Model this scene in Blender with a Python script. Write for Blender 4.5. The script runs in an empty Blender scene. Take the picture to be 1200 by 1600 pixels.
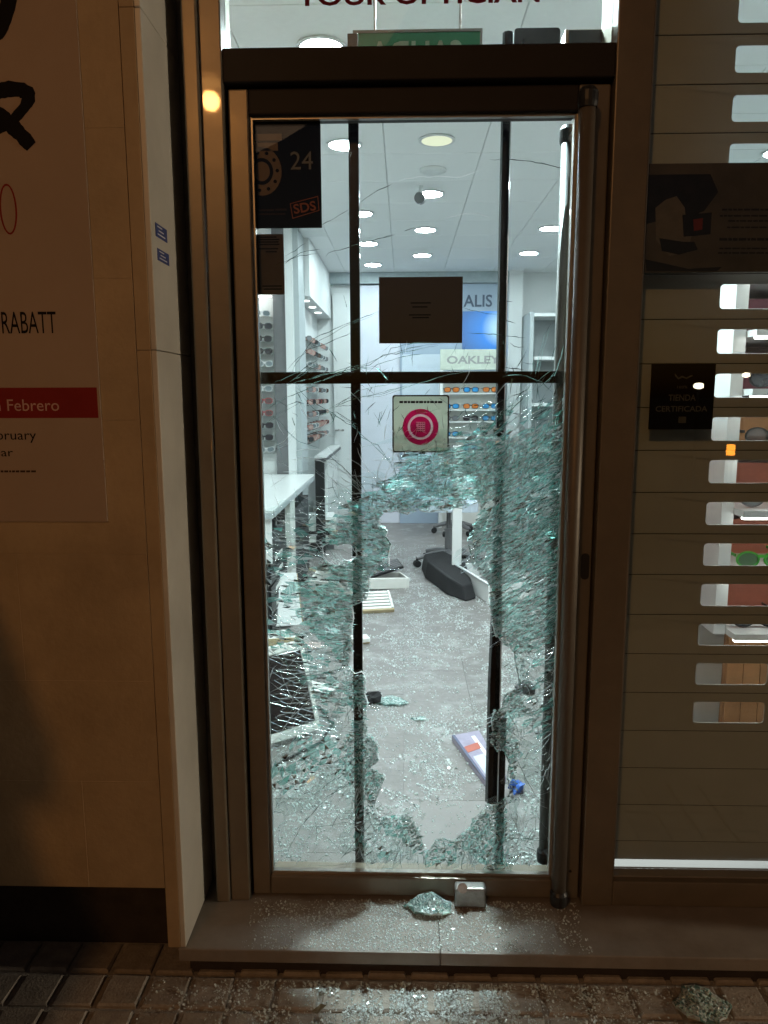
import bpy, bmesh, math, random
from math import sin, cos, tan, pi, radians
from mathutils import Vector, Matrix, noise
from mathutils.geometry import delaunay_2d_cdt, tessellate_polygon

# ------------------------------------------------------------------ camera, world, light, exposure
SC = bpy.context.scene
C = SC.collection
CAM_LOC = Vector((0.0, -1.85, 1.5)); FOC = 1160.0
PITCH, YAW, ROLL = radians(8.85), radians(1.55), radians(0.16)
FW = Vector((-sin(YAW) * cos(PITCH), cos(YAW) * cos(PITCH), -sin(PITCH)))
RT0 = Vector((cos(YAW), sin(YAW), 0)); UP0 = RT0.cross(FW)
RT = RT0 * cos(ROLL) - UP0 * sin(ROLL); UP = UP0 * cos(ROLL) + RT0 * sin(ROLL)
cam = bpy.data.objects.new('camera', bpy.data.cameras.new('camera')); C.objects.link(cam)
cam.data.sensor_fit = 'VERTICAL'; cam.data.sensor_height = 36; cam.data.lens = 36 * FOC / 1600
cam.data.clip_start = 0.02; cam.data.clip_end = 2000
cam.matrix_world = Matrix(((RT.x, UP.x, -FW.x, CAM_LOC.x), (RT.y, UP.y, -FW.y, CAM_LOC.y), (RT.z, UP.z, -FW.z, CAM_LOC.z), (0, 0, 0, 1)))
SC.camera = cam
W = bpy.data.worlds.new('World'); SC.world = W; W.use_nodes = True
_n = W.node_tree.nodes; _bg = _n['Background']; _sky = _n.new('ShaderNodeTexSky')
_sky.sky_type = 'NISHITA'; _sky.sun_disc = False; _sky.sun_elevation = radians(-3); _sky.sun_rotation = radians(200)
W.node_tree.links.new(_sky.outputs[0], _bg.inputs[0]); _bg.inputs[1].default_value = 0.15
_s = bpy.data.lights.new('sun', 'SUN'); _s.energy = 0.15; _s.angle = radians(40); _s.color = (1, .62, .36)
sun = bpy.data.objects.new('sun', _s); C.objects.link(sun); sun.rotation_euler = (radians(55), 0, radians(-20))
SC.view_settings.view_transform = 'Standard'; SC.view_settings.look = 'None'
SC.view_settings.exposure = 0.0; SC.view_settings.gamma = 1.0; SC.view_settings.use_curve_mapping = False
SC.cycles.use_denoising = True
SC.cycles.use_adaptive_sampling = True; SC.cycles.adaptive_threshold = .025
SC.cycles.max_bounces = 11; SC.cycles.diffuse_bounces = 4; SC.cycles.glossy_bounces = 4
SC.cycles.transmission_bounces = 8; SC.cycles.transparent_max_bounces = 40
SC.cycles.caustics_reflective = False; SC.cycles.caustics_refractive = False
SC.cycles.sample_clamp_indirect = 6.0; SC.cycles.blur_glossy = 0.5
SC.render.film_transparent = False

LAMP_L = 140.0
FILL_LANTERN_W = 270.0
STREET_W = 218.0

# the photograph's own geometry: a pixel of the 1200 x 1600 picture on a plane of the place
def ray(px, py): return FW + RT * ((px - 600) / FOC) + UP * ((800 - py) / FOC)
def at_y(px, py, Y):
    d = ray(px, py); return CAM_LOC + d * ((Y - CAM_LOC.y) / d.y)
def at_z(px, py, Z):
    d = ray(px, py); return CAM_LOC + d * ((Z - CAM_LOC.z) / d.z)
def at_x(px, py, X):
    d = ray(px, py); return CAM_LOC + d * ((X - CAM_LOC.x) / d.x)

rnd = random.Random(7)
# ------------------------------------------------------------------ materials
MATS = {}
def nodes_of(name):
    m = bpy.data.materials.new(name); m.use_nodes = True; MATS[name] = m
    nt = m.node_tree; return m, nt, nt.nodes, nt.links
def mat(name, col, rough=.5, metal=0., var=.12, scale=14., bump=0., bscale=60., spec=.5, stain=0., stain_col=(.02, .017, .014), coat=0., trans=0., rvar=.0):
    m, nt, N, L = nodes_of(name); p = N['Principled BSDF']
    p.inputs['Roughness'].default_value = rough; p.inputs['Metallic'].default_value = metal
    p.inputs['Specular IOR Level'].default_value = spec; p.inputs['Coat Weight'].default_value = coat
    p.inputs['Transmission Weight'].default_value = trans
    tc = N.new('ShaderNodeTexCoord'); geo = N.new('ShaderNodeNewGeometry')
    no = N.new('ShaderNodeTexNoise'); no.inputs['Scale'].default_value = scale; no.inputs['Detail'].default_value = 6; no.inputs['Roughness'].default_value = .65
    L.new(geo.outputs['Position'], no.inputs['Vector'])
    ra = N.new('ShaderNodeMapRange'); ra.inputs[3].default_value = 1 - var; ra.inputs[4].default_value = 1 + var
    ra.inputs[1].default_value = .25; ra.inputs[2].default_value = .75
    L.new(no.outputs['Fac'], ra.inputs[0])
    mu = N.new('ShaderNodeMix'); mu.data_type = 'RGBA'; mu.blend_type = 'MULTIPLY'; mu.inputs[0].default_value = 1
    mu.inputs[6].default_value = (*col, 1); L.new(ra.outputs[0], mu.inputs[7])
    out = mu.outputs[2]
    if stain > 0:
        n2 = N.new('ShaderNodeTexNoise'); n2.inputs['Scale'].default_value = scale * .28; n2.inputs['Detail'].default_value = 8; n2.inputs['Roughness'].default_value = .7
        L.new(geo.outputs['Position'], n2.inputs['Vector'])
        r2 = N.new('ShaderNodeMapRange'); r2.inputs[1].default_value = .5; r2.inputs[2].default_value = .72; r2.inputs[4].default_value = stain
        L.new(n2.outputs['Fac'], r2.inputs[0])
        m2 = N.new('ShaderNodeMix'); m2.data_type = 'RGBA'; L.new(r2.outputs[0], m2.inputs[0]); L.new(out, m2.inputs[6]); m2.inputs[7].default_value = (*stain_col, 1)
        out = m2.outputs[2]
    L.new(out, p.inputs['Base Color'])
    if rvar > 0:
        r3 = N.new('ShaderNodeMapRange'); r3.inputs[3].default_value = max(.03, rough - rvar); r3.inputs[4].default_value = min(1, rough + rvar)
        L.new(no.outputs['Fac'], r3.inputs[0]); L.new(r3.outputs[0], p.inputs['Roughness'])
    if bump > 0:
        nb = N.new('ShaderNodeTexNoise'); nb.inputs['Scale'].default_value = bscale; nb.inputs['Detail'].default_value = 5
        L.new(geo.outputs['Position'], nb.inputs['Vector'])
        b = N.new('ShaderNodeBump'); b.inputs['Strength'].default_value = bump; b.inputs['Distance'].default_value = .004
        L.new(nb.outputs['Fac'], b.inputs['Height']); L.new(b.outputs[0], p.inputs['Normal'])
    return m
def emis(name, col, s):
    m, nt, N, L = nodes_of(name); N.remove(N['Principled BSDF'])
    e = N.new('ShaderNodeEmission'); e.inputs[0].default_value = (*col, 1); e.inputs[1].default_value = s
    L.new(e.outputs[0], N['Material Output'].inputs[0]); return m
def thin_glass(name, tint, rough=.0, ior=1.5, bump=0., dust=0., dcol=(.5, .6, .58), bscale=220., dif=.35):
    m, nt, N, L = nodes_of(name); N.remove(N['Principled BSDF'])
    t = N.new('ShaderNodeBsdfTransparent'); t.inputs[0].default_value = (*tint, 1)
    g = N.new('ShaderNodeBsdfGlossy'); g.inputs['Roughness'].default_value = rough; g.inputs['Color'].default_value = (1, 1, 1, 1)
    f = N.new('ShaderNodeFresnel'); f.inputs[0].default_value = ior
    mx = N.new('ShaderNodeMixShader'); L.new(f.outputs[0], mx.inputs[0]); L.new(t.outputs[0], mx.inputs[1]); L.new(g.outputs[0], mx.inputs[2])
    if bump > 0:
        geo = N.new('ShaderNodeNewGeometry'); nb = N.new('ShaderNodeTexNoise'); nb.inputs['Scale'].default_value = bscale; nb.inputs['Detail'].default_value = 3
        L.new(geo.outputs['Position'], nb.inputs['Vector'])
        b = N.new('ShaderNodeBump'); b.inputs['Strength'].default_value = bump; b.inputs['Distance'].default_value = .003
        L.new(nb.outputs['Fac'], b.inputs['Height']); L.new(b.outputs[0], g.inputs['Normal']); L.new(b.outputs[0], f.inputs['Normal'])
    o = mx.outputs[0]
    if dust > 0:
        d = N.new('ShaderNodeBsdfTranslucent'); d.inputs[0].default_value = (*dcol, 1)
        d2 = N.new('ShaderNodeBsdfDiffuse'); d2.inputs[0].default_value = (*dcol, 1)
        ma = N.new('ShaderNodeMixShader'); ma.inputs[0].default_value = dif; L.new(d.outputs[0], ma.inputs[1]); L.new(d2.outputs[0], ma.inputs[2])
        m2 = N.new('ShaderNodeMixShader'); m2.inputs[0].default_value = dust; L.new(o, m2.inputs[1]); L.new(ma.outputs[0], m2.inputs[2]); o = m2.outputs[0]
    L.new(o, N['Material Output'].inputs[0]); return m
def real_glass(name, col, rough=.02, ior=1.5):
    m, nt, N, L = nodes_of(name); N.remove(N['Principled BSDF'])
    g = N.new('ShaderNodeBsdfGlass'); g.inputs[0].default_value = (*col, 1); g.inputs['Roughness'].default_value = rough; g.inputs['IOR'].default_value = ior
    L.new(g.outputs[0], N['Material Output'].inputs[0]); return m

mat('stone', (.46, .34, .20), .6, var=.20, scale=5, bump=.15, bscale=90, stain=.35, stain_col=(.30, .20, .10), rvar=.12)
mat('reveal_marble', (.66, .62, .54), .38, var=.10, scale=6, bump=.05, stain=.3, stain_col=(.42, .38, .32), rvar=.1)
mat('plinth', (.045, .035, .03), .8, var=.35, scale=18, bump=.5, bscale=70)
mat('step_stone', (.26, .23, .20), .42, var=.14, scale=16, bump=.1, stain=.55, stain_col=(.16, .12, .085), rvar=.15)
mat('paver', (.36, .32, .27), .75, var=.3, scale=26, bump=.6, bscale=160, stain=.45, stain_col=(.16, .13, .11))
mat('paver_joint', (.36, .33, .29), .9, var=.3, scale=60, bump=.8, bscale=240)
mat('asphalt', (.05, .05, .05), .9, var=.2, bump=.5, bscale=200)
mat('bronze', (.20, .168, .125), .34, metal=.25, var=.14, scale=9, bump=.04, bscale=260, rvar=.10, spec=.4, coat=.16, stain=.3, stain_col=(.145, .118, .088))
mat('bronze_dark_shade', (.024, .020, .018), .6, spec=.25, metal=.05, var=.15, scale=10)  # dark bronze; on transom bar and top rail the shade is in the colour
mat('gasket', (.012, .011, .01), .6)
mat('bead', (.42, .40, .36), .35, metal=.5, var=.1)
mat('black_paint', (.010, .010, .010), .25, var=.1, coat=.3)
mat('black_plastic', (.014, .014, .015), .45, var=.15, bump=.1, bscale=300)
mat('grey_plastic', (.10, .10, .105), .5)
mat('steel', (.46, .44, .42), .28, metal=.85, var=.08, scale=30, rvar=.08)
mat('handle_bronze', (.17, .145, .115), .48, metal=.3, var=.08, scale=30)
mat('handle_grey', (.13, .135, .13), .45, metal=.3, var=.05)
mat('steel_worn', (.34, .32, .30), .42, metal=.75, var=.25, scale=60, bump=.2, bscale=200)
mat('white_paint', (.70, .72, .72), .5, var=.03, scale=3)
mat('white_gloss', (.80, .81, .80), .22, var=.04, scale=3)
mat('cream_panel', (.74, .74, .70), .4, var=.05)
mat('ceiling_tile', (.88, .89, .89), .8, var=.03, scale=40, bump=.1, bscale=300)
mat('ceiling_rail', (.74, .76, .76), .7)
mat('grey_beam', (.36, .42, .44), .6)
mat('blue_grey', (.34, .42, .52), .5, var=.06, scale=3)
mat('pale_blue', (.55, .62, .70), .5, var=.05)
mat('lilac_white', (.66, .68, .76), .55, var=.03)
mat('cabinet_grey', (.40, .44, .45), .4, var=.06)
mat('floor_tile', (.20, .188, .175), .4, var=.14, scale=7, bump=.05, stain=.3, stain_col=(.36, .35, .34), rvar=.12)
mat('floor_base', (.19, .178, .166), .7)
mat('shutter', (.76, .76, .75), .5, metal=.1, var=.10, scale=4, bump=.04, bscale=300, stain=.25, stain_col=(.62, .62, .60), rvar=.1)
mat('banner', (.44, .335, .25), .85, spec=.12, var=.05, scale=4, bump=.05, bscale=40)
mat('ink_black', (.012, .010, .010), .85, spec=.12)
mat('ink_brown', (.07, .04, .025), .85, spec=.12)
mat('ink_red', (.26, .025, .02), .85, spec=.12, var=.1)
mat('ink_pale', (.62, .40, .34), .85, spec=.12)
mat('ink_grey', (.33, .33, .33), .85, spec=.12)
mat('ink_tan', (.34, .25, .18), .85, spec=.12, var=.15, scale=40)
mat('ink_orange', (.55, .17, .06), .85, spec=.12)
mat('ink_blue', (.05, .07, .22), .6, var=.4, scale=160)
mat('ink_white', (.75, .75, .73), .6)
mat('letter_red', (.16, .012, .02), .85, spec=.12)
mat('sign_black', (.012, .010, .010), .85, spec=.12)
thin_glass('sign_brown', (.1, .1, .1), .6, dust=.97, dcol=(.105, .072, .055))
mat('sign_paper', (.16, .125, .10), .85, spec=.12, var=.15)
thin_glass('sign_white', (.5, .5, .5), .6, dust=.97, dcol=(.74, .76, .68))
mat('header_white', (.55, .60, .52), .5)
thin_glass('magenta', (.3, .1, .2), .6, dust=.97, dcol=(.66, .06, .24))
thin_glass('icon_pink', (.5, .4, .4), .6, dust=.97, dcol=(.80, .38, .46))
thin_glass('ring_white', (.5, .5, .5), .6, dust=.97, dcol=(.85, .70, .72))
mat('green_sign', (.02, .20, .09), .5, trans=.0)
mat('green_pale', (.42, .62, .5), .5)
mat('letter_grey', (.07, .10, .15), .5)
mat('wood_orange', (.42, .20, .08), .45, var=.25, scale=24)
mat('wood_red', (.42, .12, .07), .5, var=.2, scale=22)
mat('burgundy', (.20, .06, .08), .5, var=.15)
mat('shelf_pink', (.50, .38, .35), .5, var=.1)
mat('cushion', (.010, .010, .011), .9, bump=.4, bscale=400)
mat('screen', (.006, .006, .007), .12, coat=.4)
mat('printer', (.62, .66, .62), .45)
mat('blue_plastic', (.03, .14, .55), .4, var=.3, scale=60)
mat('cardboard', (.42, .34, .20), .7)
mat('chair_grey', (.15, .15, .155), .4)
for i, (fc, lc) in enumerate([((.01, .01, .012), (.02, .02, .025)), ((.02, .015, .012), (.09, .06, .05)), ((.25, .02, .02), (.06, .03, .03)), ((.08, .07, .07), (.16, .17, .18)),
                              ((.01, .01, .01), (.03, .25, .55)), ((.01, .01, .01), (.55, .16, .03)), ((.5, .5, .5), (.12, .15, .16)), ((.04, .35, .02), (.04, .12, .04)), ((.3, .12, .1), (.35, .25, .22))]):
    mat(f'frame{i}', fc, .3); mat(f'lens{i}', lc, .08, coat=.5)
emis('lamp_white', (.82, .97, 1.0), LAMP_L)
emis('lamp_entrance', (.76, .97, 1.0), 1200.0)
emis('off_lamp_glow', (.93, .98, .72), 1.0)  # unlit diffuser, its pale look given by a weak glow
emis('lamp_strip', (1, .99, .95), 9.0)
emis('lamp_bar', (1, 1, .97), .75)
emis('fill_tube', (1, .98, .94), 13.0)  # glow of the added strip lamps
emis('fill_side', (1, .98, .95), 3.5)  # glow of the added upright strip in the window display
emis('lamp_window', (1, .99, .95), 130.0)
emis('globe_glow', (1, .85, .62), 26.0)
emis('amber_glow', (1, .32, .03), 18.0)
emis('fill_lantern_glow', (1, .9, .74), 20.0)
emis('street_glow', (1.0, .46, .12), 26.0)
thin_glass('pane_glass', (.965, .99, .985), 0.0)
thin_glass('window_glass', (.88, .92, .91), 0.0)
thin_glass('shard_clear', (.965, .995, .99), .03, bump=.3)
thin_glass('shard_frost', (.70, .88, .85), .12, bump=.9, dust=.50, dcol=(.50, .74, .70))
thin_glass('shard_white', (.80, .93, .91), .08, bump=.9, dust=.65, dcol=(.92, .98, .97))
def craze(name, refr, frost, tint, dcol, rough=.03, ior=1.28):
    m, nt, N, L = nodes_of(name); N.remove(N['Principled BSDF'])
    r = N.new('ShaderNodeBsdfRefraction'); r.inputs['Color'].default_value = (*tint, 1); r.inputs['Roughness'].default_value = rough; r.inputs['IOR'].default_value = ior
    t = N.new('ShaderNodeBsdfTransparent'); t.inputs[0].default_value = (*tint, 1)
    d = N.new('ShaderNodeBsdfTranslucent'); d.inputs[0].default_value = (*dcol, 1); e = N.new('ShaderNodeBsdfDiffuse'); e.inputs[0].default_value = (*dcol, 1)
    g = N.new('ShaderNodeBsdfGlossy'); g.inputs['Roughness'].default_value = .08; f = N.new('ShaderNodeFresnel'); f.inputs[0].default_value = 1.5
    a = N.new('ShaderNodeMixShader'); a.inputs[0].default_value = refr; L.new(t.outputs[0], a.inputs[1]); L.new(r.outputs[0], a.inputs[2])
    b = N.new('ShaderNodeMixShader'); b.inputs[0].default_value = .08; L.new(d.outputs[0], b.inputs[1]); L.new(e.outputs[0], b.inputs[2])
    c = N.new('ShaderNodeMixShader'); c.inputs[0].default_value = frost; L.new(a.outputs[0], c.inputs[1]); L.new(b.outputs[0], c.inputs[2])
    h = N.new('ShaderNodeMixShader'); L.new(f.outputs[0], h.inputs[0]); L.new(c.outputs[0], h.inputs[1]); L.new(g.outputs[0], h.inputs[2])
    L.new(h.outputs[0], N['Material Output'].inputs[0]); return m
craze('craze_clear', .38, .30, (.78, 1.0, .965), (.46, 1.0, .92), ior=1.2)
craze('craze_teal', .45, .62, (.68, .99, .93), (.40, 1.0, .89), ior=1.2)
craze('craze_deep', .6, .35, (.40, .80, .73), (.28, .80, .68), ior=1.22)
craze('craze_white', .4, .92, (.92, 1.0, .99), (.93, 1.0, .99), ior=1.2)
craze('rim_frost', .3, .72, (.88, 1.0, .97), (.72, 1.0, .95), ior=1.2)
real_glass('shard_glass', (.66, .90, .86), .03)
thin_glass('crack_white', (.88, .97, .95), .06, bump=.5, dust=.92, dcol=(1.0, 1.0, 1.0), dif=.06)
mat('crumb_mint', (.62, .84, .80), .15, spec=.8, var=.2, scale=90)
real_glass('crack_glass', (.72, .90, .87), .02)
mat('crumb_white', (.62, .68, .67), .18, spec=.9, var=.15, scale=80)
thin_glass('crumb_glass', (.85, .95, .93), .10, bump=.6, dust=.72, dcol=(.90, .95, .94))

# ------------------------------------------------------------------ mesh helpers
WM = {}                                              # object name -> its matrix in the world
class MB:
    def __init__(s): s.v = []; s.f = []; s.m = []
    def add(s, vs, fs, mi=0):
        o = len(s.v); s.v += [tuple(v) for v in vs]; s.f += [tuple(i + o for i in f) for f in fs]; s.m += [mi] * len(fs); return s
    def box(s, x0, x1, y0, y1, z0, z1, mi=0):
        return s.add([(x0, y0, z0), (x1, y0, z0), (x1, y1, z0), (x0, y1, z0), (x0, y0, z1), (x1, y0, z1), (x1, y1, z1), (x0, y1, z1)],
                     [(0, 3, 2, 1), (4, 5, 6, 7), (0, 1, 5, 4), (1, 2, 6, 5), (2, 3, 7, 6), (3, 0, 4, 7)], mi)
    def obox(s, c, M, hx, hy, hz, mi=0):
        vs = [Vector(c) + M @ Vector((a * hx, b * hy, d * hz)) for d in (-1, 1) for a, b in ((-1, -1), (1, -1), (1, 1), (-1, 1))]
        return s.add(vs, [(0, 3, 2, 1), (4, 5, 6, 7), (0, 1, 5, 4), (1, 2, 6, 5), (2, 3, 7, 6), (3, 0, 4, 7)], mi)
    def tube(s, path, r, n=10, cap=True, mi=0):
        P = [Vector(p) for p in path]; rs = r if isinstance(r, (list, tuple)) else [r] * len(P); rings = []
        for i, p in enumerate(P):
            t = (P[min(i + 1, len(P) - 1)] - P[max(i - 1, 0)]).normalized()
            a = t.cross(Vector((0, 0, 1)) if abs(t.z) < .9 else Vector((0, 1, 0))).normalized(); b = t.cross(a)
            rings.append([p + (a * cos(2 * pi * k / n) + b * sin(2 * pi * k / n)) * rs[i] for k in range(n)])
        vs = [v for r_ in rings for v in r_]; fs = []
        for i in range(len(P) - 1):
            for k in range(n): fs.append((i * n + k, i * n + (k + 1) % n, (i + 1) * n + (k + 1) % n, (i + 1) * n + k))
        if cap: fs += [tuple(range(n))[::-1], tuple(range((len(P) - 1) * n, len(P) * n))]
        return s.add(vs, fs, mi)
    def lathe(s, c, prof, n=24, mi=0):               # prof: (radius, z)
        c = Vector(c); vs = [c + Vector((r * cos(2 * pi * k / n), r * sin(2 * pi * k / n), z)) for r, z in prof for k in range(n)]
        fs = [(i * n + k, i * n + (k + 1) % n, (i + 1) * n + (k + 1) % n, (i + 1) * n + k) for i in range(len(prof) - 1) for k in range(n)]
        fs += [tuple(range(n))[::-1], tuple(range((len(prof) - 1) * n, len(prof) * n))]
        return s.add(vs, fs, mi)
    def prism(s, poly, fn, d0, d1, mi=0, holes=()):  # poly in a plane, fn(u, v, d) -> point; extruded from d0 to d1
        loops = [list(poly)] + [list(h) for h in holes]
        flat = [p for l in loops for p in l]; n = len(flat)
        tris = tessellate_polygon([[Vector((p[0], p[1], 0)) for p in l] for l in loops])
        vs = [fn(p[0], p[1], d0) for p in flat] + [fn(p[0], p[1], d1) for p in flat]
        fs = []
        for t in tris:
            a, b, c = t; fs.append((a, b, c)); fs.append((c + n, b + n, a + n))
        k = 0
        for l in loops:
            for i in range(len(l)):
                a, b = k + i, k + (i + 1) % len(l); fs.append((a, b, b + n, a + n))
            k += len(l)
        return s.add(vs, fs, mi)
    def build(s, name, mats, parent=None, local=False, smooth=False, bevel=0., label=None, cat=None, group=None, kind=None):
        me = bpy.data.meshes.new(name)
        vs = s.v
        if parent is not None and not local:
            inv = WM[parent.name].inverted(); vs = [inv @ Vector(v) for v in vs]
        me.from_pydata([tuple(v) for v in vs], [], s.f)
        ml = mats if isinstance(mats, (list, tuple)) else [mats]
        for m in ml: me.materials.append(MATS[m])
        if len(ml) > 1: me.polygons.foreach_set('material_index', s.m)
        bm = bmesh.new(); bm.from_mesh(me); bmesh.ops.recalc_face_normals(bm, faces=bm.faces); bm.to_mesh(me); bm.free()
        if smooth: me.shade_smooth()
        o = link(name, me, parent)
        if bevel > 0:
            b = o.modifiers.new('bevel', 'BEVEL'); b.width = bevel; b.segments = 2; b.limit_method = 'ANGLE'; b.angle_limit = radians(40)
        tag(o, label, cat, group, kind); return o
def link(name, me, parent=None, M=None):
    o = bpy.data.objects.new(name, me); C.objects.link(o)
    if parent is not None: o.parent = parent
    if M is not None: o.matrix_basis = M
    WM[o.name] = (WM[parent.name] if parent is not None else Matrix()) @ (M if M is not None else Matrix())
    return o
def tag(o, label=None, cat=None, group=None, kind=None):
    if label: o['label'] = label
    if cat: o['category'] = cat
    if group: o['group'] = group
    if kind: o['kind'] = kind
    return o
def thing(name, label, cat, loc=(0, 0, 0), rot=(0, 0, 0), group=None, kind=None):
    from mathutils import Euler
    M = Matrix.LocRotScale(Vector(loc), Euler(rot), None)
    return tag(link(name, None, None, M), label, cat, group, kind)
def struct(name, mb, m, **k): return mb.build(name, m, kind='structure', **k)
def text_geo(txt, size, sx=1., align='LEFT', bold=0.):
    cu = bpy.data.curves.new('t', 'FONT'); cu.body = txt; cu.size = size; cu.align_x = align; cu.offset = bold
    cu.resolution_u = 3
    o = bpy.data.objects.new('t', cu); me = bpy.data.meshes.new_from_object(o)
    vs = [(v.co.x * sx, v.co.y) for v in me.vertices]; fs = [tuple(p.vertices) for p in me.polygons]
    bpy.data.objects.remove(o); bpy.data.meshes.remove(me); bpy.data.curves.remove(cu); return vs, fs
def text(name, txt, size, pos, m, parent, sx=1., align='LEFT', mirror=False, tilt=0., axis='y', bold=0., fit=None):
    vs, fs = text_geo(txt, size, sx, align, bold)
    if fit:
        x0 = min(v[0] for v in vs); x1 = max(v[0] for v in vs); k = fit / (x1 - x0); vs = [((v[0] - x0) * k, v[1]) for v in vs]
    q = Vector(pos); ca, sa = cos(tilt), sin(tilt); out = []
    for x, y in vs:
        x, y = x * ca - y * sa, x * sa + y * ca
        if mirror: x = -x
        out.append(q + (Vector((x, 0, y)) if axis == 'y' else Vector((0, x, y))))
    mb = MB(); mb.add(out, fs); return mb.build(name, m, parent)
XZ = lambda Y: (lambda u, v, d: (u, Y + d, v))
YZ = lambda X: (lambda u, v, d: (X + d, u, v))
XY = lambda Z: (lambda u, v, d: (u, v, Z + d))
def rrect(x0, x1, z0, z1, r, n=4):
    out = []
    for cx, cz, a0 in ((x1 - r, z1 - r, 0), (x0 + r, z1 - r, 90), (x0 + r, z0 + r, 180), (x1 - r, z0 + r, 270)):
        for k in range(n + 1): a = radians(a0 + 90 * k / n); out.append((cx + r * cos(a), cz + r * sin(a)))
    return out
def circle(cx, cz, rx, rz=None, n=28): rz = rz or rx; return [(cx + rx * cos(2 * pi * k / n), cz + rz * sin(2 * pi * k / n)) for k in range(n)]
def ribbon(pts, ws):                                  # closed outline of a brush stroke
    L_, R_ = [], []
    P = [Vector(p) for p in pts]
    for i, p in enumerate(P):
        t = (P[min(i + 1, len(P) - 1)] - P[max(i - 1, 0)]).normalized(); nrm = Vector((-t.y, t.x)); w = ws[i] if isinstance(ws, (list, tuple)) else ws
        L_.append(p + nrm * w / 2); R_.append(p - nrm * w / 2)
    return [tuple(p) for p in L_ + R_[::-1]]
ORD = ['first', 'second', 'third', 'fourth', 'fifth', 'sixth', 'seventh', 'eighth', 'ninth', 'tenth', 'eleventh', 'twelfth']

# ------------------------------------------------------------------ pavement, road, ground
PV = .08; FL = .15; CZ = 2.75; YF = -.228; SILL = .163
struct('ground', MB().box(-600, 600, -600, 12, -.62, -.60), 'asphalt')
struct('road', MB().box(-60, 60, -9.0, -2.6, -.20, PV - .12), 'asphalt')
pav = struct('pavement', MB().box(-30, 30, -2.6, 0.0, -.20, PV - .009), 'paver_joint')
pm = {}
def paver_mesh(k):
    mb = MB(); h = .0465; r = random.Random(k); t = [r.uniform(-.0015, .0015) for _ in range(4)]; b = .004
    vs = [(-h, -h, -.02), (h, -h, -.02), (h, h, -.02), (-h, h, -.02)] + [(-h, -h, -.004), (h, -h, -.004), (h, h, -.004), (-h, h, -.004)]
    vs += [(-h + b, -h + b, t[0]), (h - b, -h + b, t[1]), (h - b, h - b, t[2]), (-h + b, h - b, t[3])]
    fs = [(0, 1, 5, 4), (1, 2, 6, 5), (2, 3, 7, 6), (3, 0, 4, 7), (4, 5, 9, 8), (5, 6, 10, 9), (6, 7, 11, 10), (7, 4, 8, 11), (8, 9, 10, 11)]
    me = bpy.data.meshes.new('paver'); me.from_pydata(vs, [], fs); me.materials.append(MATS['paver']); return me
PM = [paver_mesh(k) for k in range(6)]
for j in range(6):
    for i in range(-13, 12):
        x = -.04 + i * .1065 + rnd.uniform(-.001, .001); y = -.152 - .008 - j * .1065 + rnd.uniform(-.001, .001)
        o = link('paver', PM[rnd.randrange(6)], pav, Matrix.Translation((x, y, PV + rnd.uniform(-.002, .002))))

# ------------------------------------------------------------------ facade wall with stone slabs
XE = -.533
wall = thing('facade_wall', 'cream stone-clad wall left of the door, lit orange by the street', 'wall', (-1.2, 0, PV))
MB().box(-3.4, -.62, -.205, .11, .325, 3.4).build('wall_core', 'stone', wall)
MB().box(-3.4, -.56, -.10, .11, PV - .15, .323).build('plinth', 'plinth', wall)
zs = [.324, .60, .85, 1.15, 1.45, 1.75, 2.05, 2.35, 2.65, 3.0]
for r in range(len(zs) - 1):
    x = -.578
    off = [.185, .45, .30, .52, .36, .50, .42, .30, .5][r]
    while x > -2.2:
        w = off if x == -.578 else .52
        MB().box(x - w + .0001, x - .0001, YF + rnd.uniform(0, .0006), -.204, zs[r] + .0001, zs[r + 1] - .0001).build('stone_slab', 'stone', wall, bevel=.0004)
        x -= w
MB().box(-3.4, 2.2, -.20, .11, 2.76, 3.4).build('lintel', 'stone', wall)
zr = [SILL + .001, 1.60, 2.278, 2.76]
for k in range(3):
    MB().box(-.577, -.5462, YF + .0005, .030, zr[k] + .0004, zr[k + 1] - .0004).build('corner_slab', 'stone', wall, bevel=.001)
    MB().box(-.546, XE, YF + .0012, .030, zr[k] + .0008, zr[k + 1] - .0008).build('reveal_slab', 'reveal_marble', wall, bevel=.002)
for (a, b, c, d) in ((240, 347, 262, 380), (243, 387, 265, 416)):
    p = at_x(a + 2, b, XE); q = at_x(c - 1, d, XE)
    st = thing('sticker', 'small blue printed sticker on the pale door reveal, ' + ('upper' if b < 380 else 'lower') + ' of two', 'sticker', (XE, p.y, q.z), group='blue stickers on the reveal')
    MB().box(XE + .0004, XE + .0010, p.y, q.y, q.z, p.z).build('backing', 'ink_blue', st)
    for k in range(3):
        zz = q.z + (p.z - q.z) * (.2 + .28 * k); dy = (q.y - p.y)
        MB().box(XE + .001, XE + .0014, p.y + dy * (.15 + .1 * (k % 2)), p.y + dy * (.8 - .12 * k), zz, zz + (p.z - q.z) * .08).build('print_line', 'ink_white', st)

# ------------------------------------------------------------------ stone door step
step = thing('door_step', 'long stone door step littered with broken glass', 'step', (.4, -.1, PV))
for x0, x1 in ((-.552, .0895), (.0905, 1.7)): MB().box(x0, x1, YF - .002, .03, .128, SILL).build('step_slab', 'step_stone', step, bevel=.003)
MB().box(-.535, 1.7, -.195, .03, PV - .05, .1275).build('riser', 'plinth', step)

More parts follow.
